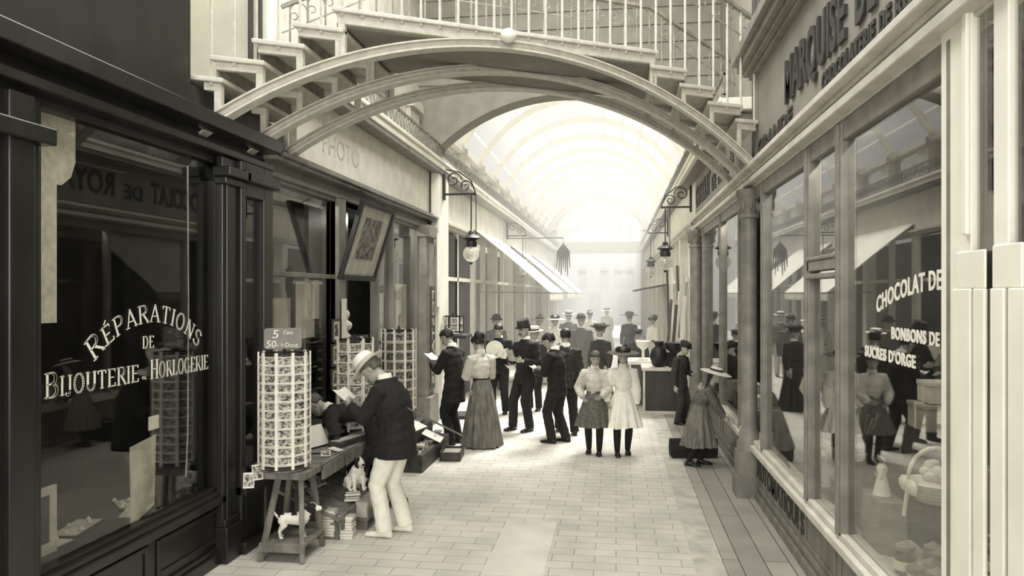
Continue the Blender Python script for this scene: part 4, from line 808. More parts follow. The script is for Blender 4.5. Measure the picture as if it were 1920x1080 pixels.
# ------------------------------------------------------------------ stand, bench and what lies on them
st = T('display_stand', 'grey wooden stand with splayed legs and a low shelf under the front postcard rack', 'stand', (-2.77, 6.13, 0))
part('top', MB().box(-.22, .16, -.10, .28, .66, .72), m_wood, st, .006)
for sx in (-1, 1):
    for sy in (-1, 1): part('leg', MB().bar((sx * .185, -.0 + sy * .22, 0), (sx * .10 + .0, .06 + sy * .11, .68), .042, .042), m_wood, st, .004)
part('shelf', MB().box(-.2, .2, -.22, .22, .13, .155), m_wood, st, .004)
for y in (-.21, .21): part('rail', MB().bar((-.2, y, .11), (.2, y, .11), .03, .05), m_wood, st)
bn = T('sales_bench', 'dark wooden sales bench along the postcard shop front', 'bench', (-2.9, 7.6, 0))
part('bench_top', MB().box(-.36, .30, -1.2, 1.2, .66, .70).box(.28, .31, -1.2, 1.2, .58, .70), m_wood, bn, .004)
for y in (-1.1, .0, 1.1): [part('leg', MB().bar((x, y, 0), (x, y, .66), .05, .05), m_wood2, bn) for x in (-.3, .02)]
tr = T('book_tray', 'low sloping tray of books and prints below the sales bench', 'tray', (-2.75, 7.3, 0))
part('tray_floor', MB().prism([(-.35, .42), (.28, .16), (.28, .19), (-.35, .45)], -.8, .9, lambda x, z, d: (x, d, z)), m_wood, tr)
part('tray_edge', MB().box(.27, .30, -.8, .9, .10, .24), m_wood, tr, .004)
for y in (-.75, .85): part('tray_support', MB().box(-.3, .25, y - .02, y + .02, 0, .16), m_wood, tr)
# books
bk = T('book', 'x', 'book'); part('cover', MB().box(-.075, .075, -.055, .055, 0, .004).box(-.075, .075, -.055, .055, .022, .026).box(-.075, -.071, -.055, .055, 0, .026), m_paper2, bk); part('pages', MB().box(-.07, .072, -.052, .052, .004, .022), m_white, bk)
bk2 = T('book', 'x', 'book'); part('cover', MB().box(-.07, .07, -.05, .05, 0, .004).box(-.07, .07, -.05, .05, .016, .02).box(-.07, -.066, -.05, .05, 0, .02), m_midcloth, bk2); part('pages', MB().box(-.066, .067, -.047, .047, .004, .016), m_paper, bk2)
used = set()
def book(loc, rot, label, group, second=False):
    b = bk2 if second else bk
    if b.name not in used:
        used.add(b.name); b.location = loc; b.rotation_euler = rot if isinstance(rot, tuple) else (0, 0, rot); b['label'] = label; b['group'] = group; return b
    return dup(b, loc, rot, label, group)
for c_, (x, y) in enumerate(((-2.62, 6.58), (-2.46, 6.60))):
    n = 10 if c_ == 0 else 8
    for k in range(n): book((x + random.uniform(-.008, .008), y + random.uniform(-.008, .008), .0262 * k), random.uniform(-.06, .06), 'book in the %s floor pile by the splayed stand' % ('taller' if c_ == 0 else 'shorter'), 'books piled on the floor by the stand', False)
cr = T('book_trough', 'shallow open trough holding a row of upright books beside the white trousers', 'trough', (-2.40, 7.3, 0))
part('trough_floor', MB().box(-.07, .07, -.5, .5, .10, .115), m_wood, cr); 
for s in (-1, 1): part('trough_side', MB().box(s * .075 - .006, s * .075 + .006, -.5, .5, .10, .2), m_wood, cr)
for y in (-.45, .45): part('foot', MB().box(-.06, .06, y - .02, y + .02, 0, .10), m_wood, cr)
y = -.46; k = 0
while y < .46:
    book((-2.40, 7.3 + y, .190), (0, R(90), R(90)), 'pale book standing upright in the row of the long trough', 'upright books in the trough', k % 3 == 2); y += .033; k += 1
for k in range(4): book((-2.54, 6.98, .24 + .0262 * k), .3 + .05 * k, 'book in the small pile on the tray under the sitting dog', 'books under the sitting dog', k % 2 == 1)
for k in range(3): book((-2.66, 7.28 + .01 * k, .25 + .0262 * k), -.2, 'book in the small white-edged pile on the sloping tray', 'books piled on the sloping tray')
def sheet(loc, w, h, rot, label, mat, name='print', cat='print', th=.004, group=None):
    o = one(name, MB().box(-w / 2, w / 2, -th / 2, th / 2, 0, h), mat, label, cat, loc, 0, group); o.rotation_euler = rot; return o
sheet((-2.82, 6.70, .33), .15, .2, (R(-62), 0, R(75)), 'picture print lying aslant at the near end of the sloping tray', m_card)
sheet((-2.86, 7.02, .36), .16, .22, (R(-60), 0, R(80)), 'picture print lying beside the nearest one on the sloping tray', m_card)
sheet((-2.92, 6.66, .42), .14, .2, (R(-40), 0, R(70)), 'print propped at the back of the sloping tray near the stand', m_cardd)
bx = T('open_box', 'small pale box with a slatted lid propped open on the tray behind the dogs', 'box', (-2.66, 7.62, .25), R(80))
part('body', MB().box(-.14, .14, -.1, .1, 0, .012).box(-.14, .14, -.1, -.09, 0, .06).box(-.14, .14, .09, .1, 0, .06).box(-.14, -.13, -.1, .1, 0, .06).box(.13, .14, -.1, .1, 0, .06), m_paper2, bx)
lid = MB().box(-.14, .14, .1, .112, .06, .09).box(-.14, .14, .1, .112, .19, .22).box(-.14, -.12, .1, .112, .06, .22).box(.12, .14, .1, .112, .06, .22)
for k in range(5): lid.box(-.09 + k * .04, -.07 + k * .04, .1, .112, .09, .19)
part('lid', lid, m_paper, bx)
sheet((-2.72, 6.75, .71), .09, .14, (R(-80), 0, R(20)), 'loose picture card lying on the front end of the sales bench', m_card, 'postcard', 'postcard')
sheet((-2.66, 7.0, .71), .09, .14, (R(-82), 0, R(70)), 'white loose card lying on the bench edge by the front rack', m_paper, 'postcard', 'postcard')
sheet((-2.80, 6.92, .71), .09, .14, (R(-80), 0, R(110)), 'dark loose picture card lying flat on the sales bench', m_cardd, 'postcard', 'postcard')
sheet((-2.95, 7.15, .72), .3, .22, (R(-30), 0, R(70)), 'large white print propped on the bench beside the front rack', m_paper)
sheet((-3.05, 6.95, .72), .26, .36, (R(-12), 0, R(80)), 'grey picture print standing behind the front rack', m_pic)
t = T('slanted_case', 'long narrow glass-topped case lying aslant on the sales bench', 'case', (-2.72, 7.45, .70), R(75))
part('case_box', MB().box(-.3, .3, -.07, .07, 0, .06), m_wood2, t, .004); part('case_top', MB().box(-.28, .28, -.055, .055, .06, .068), m_paper2, t)
for k, (x, y) in enumerate(((-3.08, 5.97), (-3.02, 6.02))): sheet((x, y - .02, .60 + .06 * k), .09, .13, (R(-15), 0, R(20 + 20 * k)), ('small picture card hanging at the left corner of the stand', 'second picture card just above the corner one on the stand')[k], m_card, 'postcard', 'postcard')

# ------------------------------------------------------------------ dogs
m_dogw = M('white_dog_coat', .93, .9, .06, 30, bump=.15); m_dogd = M('dark_dog_patches', .12, .9, .3, 30, bump=.15)
def dog(label, loc, rz, sit=False, k=1.0):
    t = T('dog', label, 'dog', loc, rz); mb = MB()        # nose along +x, about .36 long
    if not sit:
        mb.tube([(-.135, 0, .17), (-.11, 0, .178), (-.04, 0, .178), (.05, 0, .17), (.10, 0, .178), (.125, 0, .195)], [.03, .052, .048, .058, .055, .035], 14, flat=1.1)
        mb.tube([(.09, 0, .185), (.125, 0, .225), (.15, 0, .26)], [.05, .038, .033], 12)
        hx, hz = .165, .272
        for s in (-1, 1):
            mb.tube([(.085, s * .035, .17), (.08, s * .037, .10), (.086, s * .037, .02)], [.03, .019, .014], 8); mb.ball((.096, s * .037, .011), (.024, .015, .012), 8)
            mb.tube([(-.105, s * .033, .18), (-.085, s * .038, .12), (-.125, s * .038, .075), (-.118, s * .038, .018)], [.044, .033, .017, .013], 8); mb.ball((-.107, s * .038, .011), (.024, .015, .012), 8)
        mb.tube([(-.13, 0, .19), (-.165, 0, .225), (-.175, 0, .265)], [.016, .012, .005], 7)
    else:
        mb.tube([(-.07, 0, .045), (-.05, 0, .085), (.0, 0, .14), (.04, 0, .19), (.05, 0, .21)], [.055, .07, .064, .055, .04], 14)
        mb.tube([(.03, 0, .18), (.055, 0, .225), (.07, 0, .255)], [.05, .038, .034], 12); hx, hz = .085, .262
        for s in (-1, 1):
            mb.tube([(.035, s * .036, .15), (.06, s * .04, .08), (.065, s * .04, .018)], [.032, .02, .015], 8); mb.ball((.08, s * .04, .012), (.026, .016, .013), 8)
            mb.tube([(-.06, s * .05, .075), (.02, s * .065, .07), (-.01, s * .068, .02)], [.048, .034, .018], 8); mb.ball((.03, s * .068, .013), (.038, .017, .014), 8)
        mb.tube([(-.1, 0, .03), (-.15, .03, .02), (-.19, .06, .02)], [.016, .012, .005], 7)
    mb.ball((hx, 0, hz), (.047, .042, .043), 14); mb.tube([(hx + .01, 0, hz - .01), (hx + .06, 0, hz - .017), (hx + .09, 0, hz - .02)], [.033, .025, .017], 10)
    mb.xf(Matrix.Scale(k, 4)); b = fuse(mb, .006 * k, 4)
    for i, f in enumerate(b.f):
        c = sum((b.v[q] for q in f), Vector()) / len(f) / k; d = Vector((c.x - hx, c.y, c.z - hz))
        if d.length < .062 and d.x < .034 and not (abs(c.y) < .009 and d.x > -.02): b.m[i] = 1
        if d.x > .086 and abs(d.z + .012) < .012: b.m[i] = 1
        if not sit and -.14 < c.x < -.085 and c.z > .2 and c.y > -.03 or (not sit and -.02 < c.x < .03 and c.z > .213): b.m[i] = 1
    part('body', b, [m_dogw, m_dogd], t, sm=True)
    for s in (-1, 1):
        e = MB().loft([[Vector((hx - .01 + x_ * w_, s * (.034 + o_), hz + z_ + 0)) * k for x_, o_ in ((-.5, 0), (.5, 0), (.5, .006), (-.5, .006))] for w_, z_, in ((.035, .032), (.04, .02), (.034, -.005), (.012, -.03))])
        part('ear', e, m_dogd, t, sm=True); part('eye', MB().ball(Vector((hx + .036, s * .022, hz + .012)) * k, .0055 * k, 8), m_dogd, t)
    return t
dog('small white dog with a dark head standing on the low shelf of the splayed stand', (-2.74, 6.09, .157), R(22), False, .92)
dog('small white dog with a dark face sitting on books beside the white trousers', (-2.50, 6.98, .345), R(-50), True, 1.1)

# ------------------------------------------------------------------ pictures, boards and busts on the postcard shop front
t = T('framed_picture', 'large framed print hung leaning forward under the postcard shop cornice', 'picture', (-3.22, 8.95, 2.42), 0)
q = lambda y, z, d: (.29 * z / .93 + d, y, z - d * .3)
fr_ = MB()
for a, b_, c_, d_ in ((-.63, .63, 0, .06), (-.63, .63, .87, .93), (-.63, -.57, .06, .87), (.57, .63, .06, .87)): fr_.prism([(a, c_), (b_, c_), (b_, d_), (a, d_)], 0, .05, q)
part('frame', fr_, m_black, t, .004); part('mount', MB().prism([(-.57, .06), (.57, .06), (.57, .87), (-.57, .87)], .01, .022, q), m_paper2, t)
m_print = M('print_image', .32, .7, .95, 14)
part('print', MB().prism([(-.33, .26), (.33, .26), (.33, .75), (-.33, .75)], .022, .027, q), m_print, t); part('cord', MB().tube([(.30, -.3, .93), (.05, 0, 1.12), (.30, .3, .93)], .006, 5), m_black, t)
def hung(u, v0, v1, w, label, mat, x=-3.24, name='picture_frame', cat='picture frame', group=None, fr=True):
    a, b_ = ax(u, v0, x), ax(u, v1, x); h = a.z - b_.z; t = T(name, label, cat, (x, a.y, b_.z), 0, group)
    if fr:
        f = MB().box(0, .02, -w / 2, w / 2, 0, .025).box(0, .02, -w / 2, w / 2, h - .025, h).box(0, .02, -w / 2, -w / 2 + .025, .025, h - .025).box(0, .02, w / 2 - .025, w / 2, .025, h - .025); part('frame', f, m_dark2, t)
        part('picture', MB().box(0, .012, -w / 2 + .025, w / 2 - .025, .025, h - .025), mat, t)
    else: part('sheet', MB().box(0, .006, -w / 2, w / 2, 0, h), mat, t)
    return t
m_picy = picmat('small_framed_print', .1, .6, .85, .2, .16, 5, 'YZ')
hung(629, 598, 640, .24, 'topmost of three small frames hung down the shop mullion', m_picy); hung(628, 644, 686, .24, 'middle of three small frames hung down the shop mullion', m_picy); hung(627, 690, 728, .24, 'lowest of three small frames hung down the shop mullion', m_picy)
t = hung(645, 560, 638, .16, 'narrow white strip notice with vertical writing beside the doorway', m_paper, name='notice', cat='notice', fr=False)
def pinned(label, y, z, w, h, mat, x=-3.44, nm='print', cat='print'): return one(nm, MB().box(-.004, .004, -w / 2, w / 2, 0, h), mat, label, cat, (x, y, z))
pinned('large grey sheet hanging in the postcard window, left of the white one', 7.35, 1.35, .42, .85, m_paper2); pinned('white paper poster hanging high in the postcard window', 7.95, 1.75, .5, .62, m_paper); pinned('narrow white card in the left corner of the postcard window', 6.86, 1.7, .09, .5, m_paper)
pinned('dark print standing low in the postcard window', 7.1, .75, .4, .5, m_pic); pinned('pale print low in the postcard window beside the dark one', 7.75, .72, .36, .6, m_card)
pinned('white sheet hanging in the window beyond the doorway', 10.5, 1.55, .5, .7, m_paper); pinned('second pale sheet in the window beyond the doorway', 11.7, 1.65, .6, .75, m_paper2); pinned('white calendar card in the window beyond the doorway', 11.1, 1.45, .34, .5, m_paper)
for k in range(6): pinned('small dark picture in the %s of the window beyond the doorway' % ('lowest left corner', 'lower middle', 'lower right', 'left side', 'centre', 'right side')[k], 10.5 + .62 * (k % 3), .75 + .36 * (k // 3), .3, .28, m_picy, -3.40)
def bust(label, loc, s=1.0, rz=0):
    t = T('bust', label, 'bust', loc, rz)
    part('figure', fuse(MB().lathe([(.07, .05), (.05, .07), (.045, .09), (.10, .14), (.12, .2), (.10, .25), (.045, .28), (.04, .32)], n=16).ball((0, -.01, .39), (.065, .075, .09), 14).ball((0, -.08, .38), (.014, .02, .025), 8), .01, 3).xf(Matrix.Scale(s, 4)), m_plaster, t, sm=True)
    part('socle', MB().lathe([(.09, 0), (.09, .02), (.06, .05), (.06, .06)], n=16).xf(Matrix.Scale(s, 4)), m_plaster, t, sm=True)
one('showcase', MB().box(-3.7, -3.3, 8.85, 9.6, 0, 1.66).box(-3.7, -3.28, 8.82, 9.63, 1.66, 1.7), m_dark, 'dark tall display case standing in the doorway under the framed print', 'case', bev=.006)
bust('white plaster bust on the dark case in the doorway', (-3.42, 9.15, 1.70), .72, R(60)); bust('smaller white plaster figure at the left end of the dark case', (-3.48, 8.95, 1.70), .5, R(60))
hung(822, 438, 575, .22, 'narrow white board with vertical writing on the white pilaster', m_paper, x=-3.10, name='board', cat='board', fr=False)
t = one('sign_board', MB().box(0, .02, -.15, .15, 0, 1.75), m_dark2, 'tall dark board with faded vertical lettering on the grey pilaster', 'sign', (-3.13, 12.5, .62)); part('lettering', textmb('POSTALES', .2, .004, lambda X, Y, d: (.02 + d, .08 - Y, 1.68 - X), 1.6), m_paper2, t)
# stepped stall farther along
tb = T('stepped_stall', 'low stepped stall heaped with books and papers beside the long dark coat', 'stall', (-2.72, 10.0, 0))
for k in range(3): part('step', MB().box(-.42 + k * .24, -.16 + k * .24, -.9, .6, 0, .62 - .2 * k), m_wood2, tb, .004)
n = 0
LBL = ('back', 'middle', 'front')
for k in range(3):
    y = 9.2
    while y < 10.5:
        x = -3.0 + .24 * k; z = .62 - .2 * k
        for j in range(random.choice((1, 2, 3))): book((x + random.uniform(-.02, .02), y + random.uniform(-.02, .02), z + (.0262 if True else 0) * j), random.uniform(-.5, .5) + pi / 2, 'book heaped on the %s step of the stepped stall' % LBL[k], 'books on the stepped stall', random.random() < .4)
        y += .17
sheet((-2.55, 9.6, .46), .4, .3, (R(-70), 0, R(80)), 'large white newspaper spread over the stepped stall', m_paper, 'newspaper', 'newspaper'); sheet((-2.36, 10.0, .24), .36, .28, (R(-65), 0, R(95)), 'second newspaper hanging over the lowest step of the stall', m_paper, 'newspaper', 'newspaper')
sheet((-3.0, 9.0, .64), .3, .34, (R(-15), 0, R(75)), 'white framed card propped at the near end of the stepped stall', m_card); sheet((-3.02, 10.45, .64), .26, .3, (R(-15), 0, R(75)), 'pale print propped at the far end of the stepped stall', m_card)
t = T('open_crate', 'open crate of pamphlets on the floor at the foot of the stepped stall', 'crate', (-2.22, 10.0, 0), R(5))
part('crate_box', MB().box(-.14, .14, -.22, .22, 0, .015).box(-.14, -.125, -.22, .22, 0, .12).box(.125, .14, -.22, .22, 0, .12).box(-.14, .14, -.22, -.205, 0, .12).box(-.14, .14, .205, .22, 0, .12), m_wood2, t); part('pamphlets', MB().box(-.12, .12, -.2, .2, .016, .09), m_paper2, t)
t = rack('low hanging rack of cards beside the white pilaster', (-2.95, 13.35, 1.5), -70, .17, 60, (-1, 0, 1), 2, .33, .12, .12, m_card, 'rack by the white pilaster', 'postcards by the white pilaster', m_black)
one('rack_table', MB().box(-.3, .3, -.3, .3, 1.44, 1.5).box(-.28, .28, -.28, .28, 0, .06).box(-.05, .05, -.05, .05, .06, 1.44), m_dark2, 'dark pedestal table under the small card rack by the white pilaster', 'table', (-2.95, 13.35, 0))
for k, (u, v) in enumerate(((820, 873), (933, 846))): p = az(u, v, .002); one('paper_scrap', MB().prism([(-.05, -.03), (.06, -.02), (.05, .04), (-.04, .03)], 0, .002), m_paper, ('small white paper scrap on the paving near the long grey skirt', 'scrap of white paper on the paving right of the grey skirt hem')[k], 'paper', (p.x, p.y, .001), .3)

# ------------------------------------------------------------------ jeweller's window
cu = MB(); 
prof = [(0, .65), (.13, .65), (.13, 1.5), (.17, 1.5), (.25, 1.56), (.29, 1.66), (.29, 1.95), (0, 1.95)]
one('window_blind', MB().prism(prof, -.015, .015, lambda y, z, d: (d, y, z)), m_palecloth, 'pale scalloped panel standing in for a reflection, left edge of the jewellery window', 'blind', (-3.42, ax(72, 400, -3.42).y, 1.42))  # solid pale shape in place of a white post's reflection in the glass
t = T('picture_frame', 'pale wide-bordered picture frame standing low at the left of the jewellery window', 'picture frame', (-3.52, 4.12, .62), 0)
part('frame', MB().box(-.01, .01, -.17, .17, 0, .07).box(-.01, .01, -.17, .17, .37, .42).box(-.01, .01, -.17, -.11, .07, .37).box(-.01, .01, .11, .17, .07, .37), m_paper2, t); part('picture', MB().box(-.008, .004, -.11, .11, .07, .37), m_black, t)
one('paper_sheet', MB().prism([(-.14, 0), (.13, .08), (.15, .60), (-.15, .56)], -.003, .003, lambda y, z, d: (d, y, z)), m_paper2, 'tall grey paper sheet hanging at the foot of the jewellery window', 'paper', (-3.40, 5.0, .60))
one('price_card', MB().prism([(-.06, 0), (.06, 0), (.06, .1), (-.06, .1)], -.003, .003, lambda y, z, d: (d, y, z)), m_paper, 'small white card with writing stuck inside the jewellery window', 'card', (-3.38, ax(288, 795, -3.38).y, ax(288, 805, -3.38).z))
p = ax(352, 600, -3.5); one('cord', MB().tube([(-3.5, p.y, 3.3), (-3.5, p.y + .01, 2.2), (-3.5, p.y, 1.1), (-3.48, p.y - .06, .75)], .007, 6), m_paper2, 'thin pale cord hanging down inside the jewellery window', 'cord')
for k, (y, x, w) in enumerate(((4.5, -3.75, .16), (4.9, -3.85, .2), (5.3, -3.7, .15), (4.35, -4.0, .12), (5.5, -3.9, .14))):
    t = T('jewel_tray', ('flat jewellery tray nearest the picture frame in the window', 'widest jewellery tray in the middle of the window', 'flat jewellery tray by the hanging paper sheet', 'small jewellery tray far back in the window', 'small jewellery tray in the right back of the window')[k], 'tray', (x, y, .542), .2 * k)
    part('tray', MB().box(-w / 2, w / 2, -w, w, 0, .02), m_dark2, t); part('lining', MB().box(-w / 2 + .01, w / 2 - .01, -w + .01, w - .01, .02, .024), m_paper2, t)
    for j in range(5): part('trinket', MB().lathe([(.012, 0), (.02, .008), (.012, .02), (.005, .03)], (random.uniform(-w * .4, w * .4), -w * .8 + j * w * .4, .024), 8), m_pale, t)

# ------------------------------------------------------------------ awnings, lamps, hanging signs
for k, (y0, y1) in enumerate(((17.2, 21.4), (23.4, 27.6), (29.5, 34.5))):
    t = T('awning', ('nearest sloping white canvas awning over the left-hand shops', 'second sloping white awning along the left-hand shops', 'farthest sloping awning along the left-hand shops')[k], 'awning', (XL, y0, 3.78))
    n = 14; L_ = y1 - y0
    up = [(0, .0), (.45, -.36), (.95, -.77), (1.45, -1.2), (1.80, -1.5)]
    mb = MB(); mb.strip(up, [(x - .01, z - .02) for x, z in up], 0, L_, lambda x, z, d: (x, d, z)); part('canvas', mb, m_canvas, t)
    va = MB()
    for j in range(n): a = j * L_ / n; c_ = (j + 1) * L_ / n; va.prism([(a, 0), (a, -.14), ((a + c_) / 2 - .08, -.2), ((a + c_) / 2 + .08, -.2), (c_, -.14), (c_, 0)], 1.785, 1.80, lambda y, z, d: (d, y, z - 1.5))
    part('valance', va, m_canvas, t); part('front_rod', MB().tube([(1.79, 0, -1.52), (1.79, L_, -1.52)], .018, 6), m_iron2, t)
    for y in (.1, L_ - .1): part('arm', MB().tube([(0, y, -1.5), (1.79, y, -1.52)], .014, 6), m_iron2, t)
def lamp(label, xw, s, y, zb, reach, zg):
    t = T('hanging_lamp', label, 'lamp', (xw, y, zb))
    a = MB().bar((0, 0, 0), (s * reach * 1.12, 0, 0), .03, .035).box(min(0, s * .04), max(0, s * .04), -.05, .05, -.1, .5).ball((s * reach * 1.12, 0, 0), .03, 8); part('arm', a, m_black, t)
    sc = MB()
    for cx, cz, r0 in ((.2, .26, .15), (.42, .14, .12)):
        sc.tube([(s * (cx + r0 * (1 - k / 26) * cos(k * .42)), 0, cz + r0 * (1 - k / 26) * sin(k * .42)) for k in range(22)], .012, 5)
    sc.tube([(s * .03, 0, .46), (s * .3, 0, .40), (s * .52, 0, .24), (s * .6, 0, .02)], .013, 5); part('scroll', sc, m_black, t)
    g = zg - zb; x = s * reach; part('suspension', MB().tube([(x, 0, 0), (x, 0, g + .32)], .012, 6).tube([(x + .09, 0, 0), (x + .09, 0, g + .3)], .008, 6), m_black, t)
    part('lamp_cap', MB().lathe([(.02, .42), (.05, .4), (.06, .33), (.12, .3), (.13, .26), (.09, .24), (.11, .18), (.10, .12), (.06, .12)], (x, 0, g), 16).lathe([(.16, .27), (.17, .28), (.05, .36), (.03, .36)], (x, 0, g), 16), m_black, t, sm=True)
    part('globe', MB().ball((x, 0, g), .15, 20), m_globe, t, sm=True); part('burner', MB().tube([(x, 0, g + .12), (x, 0, g - .06)], .02, 8).ball((x, 0, g - .07), .035, 8), m_pale, t); part('finial', MB().lathe([(.05, -.16), (.03, -.17), (.015, -.2)], (x, 0, g), 10), m_black, t)
m_globe, nn, pp = newmat('globe_glass'); nn.nodes.remove(pp); a_, b_, c_ = nn.nodes.new('ShaderNodeBsdfTransparent'), nn.nodes.new('ShaderNodeBsdfTranslucent'), nn.nodes.new('ShaderNodeMixShader'); d_, e_ = nn.nodes.new('ShaderNodeBsdfGlossy'), nn.nodes.new('ShaderNodeMixShader')
d_.inputs['Roughness'].default_value = .05; b_.inputs[0].default_value = S(.9); c_.inputs[0].default_value = .45; e_.inputs[0].default_value = .12
for x, y in ((a_.outputs[0], c_.inputs[1]), (b_.outputs[0], c_.inputs[2]), (c_.outputs[0], e_.inputs[1]), (d_.outputs[0], e_.inputs[2]), (e_.outputs[0], nn.nodes['Material Output'].inputs[0])): nn.links.new(x, y)
lamp('round glass globe lamp on a scrolled iron bracket over the left-hand shops', -3.12, 1, 13.3, 4.05, .52, 2.97)
lamp('round glass globe lamp on a scrolled bracket over the right-hand shops', 1.5, -1, 15.3, 3.98, .52, 2.87)
lamp('small farther globe lamp on its bracket over the right-hand stalls', 1.5, -1, 22.0, 4.0, .5, 2.9); lamp('small farther globe lamp on its bracket beyond the first left awning', -3.3, 1, 22.5, 4.0, .5, 2.95)
t = T('tassel_sign', 'grey hanging tassel-like shop sign above the far awnings on the left', 'sign', (-1.55, 22.2, 3.15))
mb = MB(); 
for k in range(7): mb.tube([(0, 0, .55), (-.16 + .053 * k, .03 * (k % 2), .35), (-.2 + .066 * k, 0, -.15 - .12 * (k % 3))], [.03, .035, .012], 6)
part('strands', mb, m_midcloth, t); part('hook', MB().tube([(0, 0, .5), (0, 0, .75), (-1.7, 0, .75)], .015, 6), m_black, t)

# ------------------------------------------------------------------ right-hand stalls, counter and bag
t = T('counter', 'dark panelled counter with a pale top edge in front of the right-hand stalls', 'counter', (.52, 14.2, 0))
part('body', MB().box(0, .72, 0, .9, .05, .80), m_dark2, t, .006); part('counter_top', MB().box(-.04, .76, -.04, .95, .80, .86), m_pale, t, .006); part('corner_strip', MB().box(-.02, .02, -.02, .02, 0, .8), m_pale, t); part('plinth', MB().box(.0, .72, -.01, .9, 0, .05), m_pale, t)
t = T('counter', 'second dark counter set back behind the panelled one, pale edged', 'counter', (.28, 15.2, 0))
part('body', MB().box(0, .9, 0, .8, .0, .82), m_midcloth, t, .006); part('counter_top', MB().box(-.05, .95, -.05, .85, .82, .89), m_white, t, .006); part('corner_strip', MB().box(-.02, .02, -.02, .02, 0, .82), m_white, t)
def vase(label, loc, s, mat, k=0, group=None):
    pr = ([(.05, 0), (.09, .02), (.13, .14), (.10, .25), (.05, .30), (.08, .36), (.075, .37)], [(.1, 0), (.1, .02), (.03, .05), (.03, .2), (.13, .28), (.16, .38), (.15, .39)], [(.12, 0), (.14, .08), (.14, .2), (.05, .26), (.05, .32), (.02, .33)])[k]
    return one('vase', MB().lathe([(r * s, z * s) for r, z in pr], n=18), mat, label, 'vase', loc, 0, group, sm=True)
vase('dark pot-bellied vase on the panelled counter', (.80, 14.4, .862), 1.3, m_black, 0); vase('tall dark footed dish on the panelled counter by the column', (1.1, 14.35, .862), 1.2, m_black, 1); vase('dark stoppered jar behind the vase on the panelled counter', (.95, 14.75, .862), 1.3, m_dark2, 2); vase('pale bowl on the second counter', (.55, 15.5, .892), 1.0, m_white, 1); vase('pale jar on the second counter near the boy', (.85, 15.5, .892), 1.0, m_pale, 2)
for k, (x, y, h) in enumerate(((1.25, 15.7, 2.2), (1.15, 16.6, 2.0), (1.3, 17.6, 2.3), (1.2, 18.8, 2.1))): one('long_strip', MB().bar((x, y, 0), (x + .16, y + .1, h), .07, .025), (m_white, m_dark2, m_white, m_midcloth)[k], ('white pole leaning at the first right-hand stall', 'dark board leaning at the right-hand stall', 'second white pole leaning farther along the right', 'grey board leaning at the farthest right-hand stall')[k], 'pole')
for k in range(5):
    y = 16.2 + k * 1.7; one('hanging_cloth', MB().loft([[(1.42 + .03 * cos(a * pi / 4) + .01 * i, y + (.16 + .02 * i) * sin(a * pi / 4), 2.9 - .42 * i) for a in range(8)] for i in range(5)]), (m_palecloth, m_midcloth, m_whitecloth, m_darkcloth, m_palecloth)[k], ('first pale cloth', 'grey cloth', 'white cloth', 'dark cloth', 'last pale cloth')[k] + ' hanging from the right-hand stall fronts', 'cloth', sm=True)
one('stall_roof', MB().prism([(0, 0), (.95, .18), (.95, .24), (0, .06)], 0, 3.2, lambda x, z, d: (.55 + x, 22.5 + d, 2.3 + z)), m_midcloth, 'small grey stall canopy far along the right side', 'canopy')
bg = T('travel_bag', 'dark flat travel bag on the floor behind the girl in the wide pale hat', 'bag', (1.02, 10.5, 0), R(8))
part('body', MB().loft([[(-.28 * e, -.1 * e2, z), (.34 * e, -.1 * e2, z), (.34 * e, .1 * e2, z), (-.28 * e, .1 * e2, z)] for z, e, e2 in ((.01, 1, 1), (.12, 1.04, .9), (.24, 1.06, .3), (.26, 1.06, .15))]), m_blackcloth, bg, .01); part('handle', MB().tube([(-.08, 0, .25), (-.05, 0, .32), (.08, 0, .32), (.11, 0, .25)], .012, 6), m_shoe, bg)

# ------------------------------------------------------------------ sweets in the right-hand window
jr = T('sweet_jar', 'x', 'jar'); m_jar = glassmat('jar_glass', 1.5, .85)
part('glass', MB().lathe([(.055, 0), (.06, .01), (.06, .12), (.045, .14), (.045, .15)], n=18), m_jar, jr, sm=True); part('sweets', MB().lathe([(.05, .006), (.055, .015), (.055, .1), (.01, .105)], n=14), m_mid, jr, sm=True)
part('lid', MB().lathe([(.05, .15), (.052, .155), (.052, .175), (.03, .185), (.012, .2), (.005, .205)], n=16), m_mid, jr, sm=True); part('label', MB().lathe([(.0605, .04), (.061, .042), (.061, .09), (.0605, .092)], n=18), m_paper, jr)
tn = T('sweet_tin', 'x', 'tin'); part('tin', MB().lathe([(.055, 0), (.057, .004), (.057, .08), (.055, .082)], n=20), m_pale, tn, sm=True); part('lid', MB().lathe([(.059, .07), (.06, .074), (.06, .096), (.05, .1)], n=20), m_mid, tn, sm=True); part('band', MB().lathe([(.0575, .025), (.058, .027), (.058, .05), (.0575, .052)], n=20), m_dark2, tn)
sd = [T('sweet_shelf', 'pale low shelf of sweet jars at the foot of the nearest right-hand window', 'shelf', (0, 0, 0))]
part('board', MB().box(1.60, 2.35, 3.75, 5.25, .58, .62), m_white, sd[0]); part('board', MB().box(1.95, 2.35, 3.75, 5.25, .70, .73), m_white, sd[0]); part('back', MB().box(2.33, 2.36, 3.75, 5.25, .56, .9), m_wood, sd[0])
first = {'j': True, 't': True}; n = 0
rows = [('front', 1.67, .62), ('second', 1.80, .62), ('raised back', 2.0, .73), ('rearmost', 2.2, .73)]
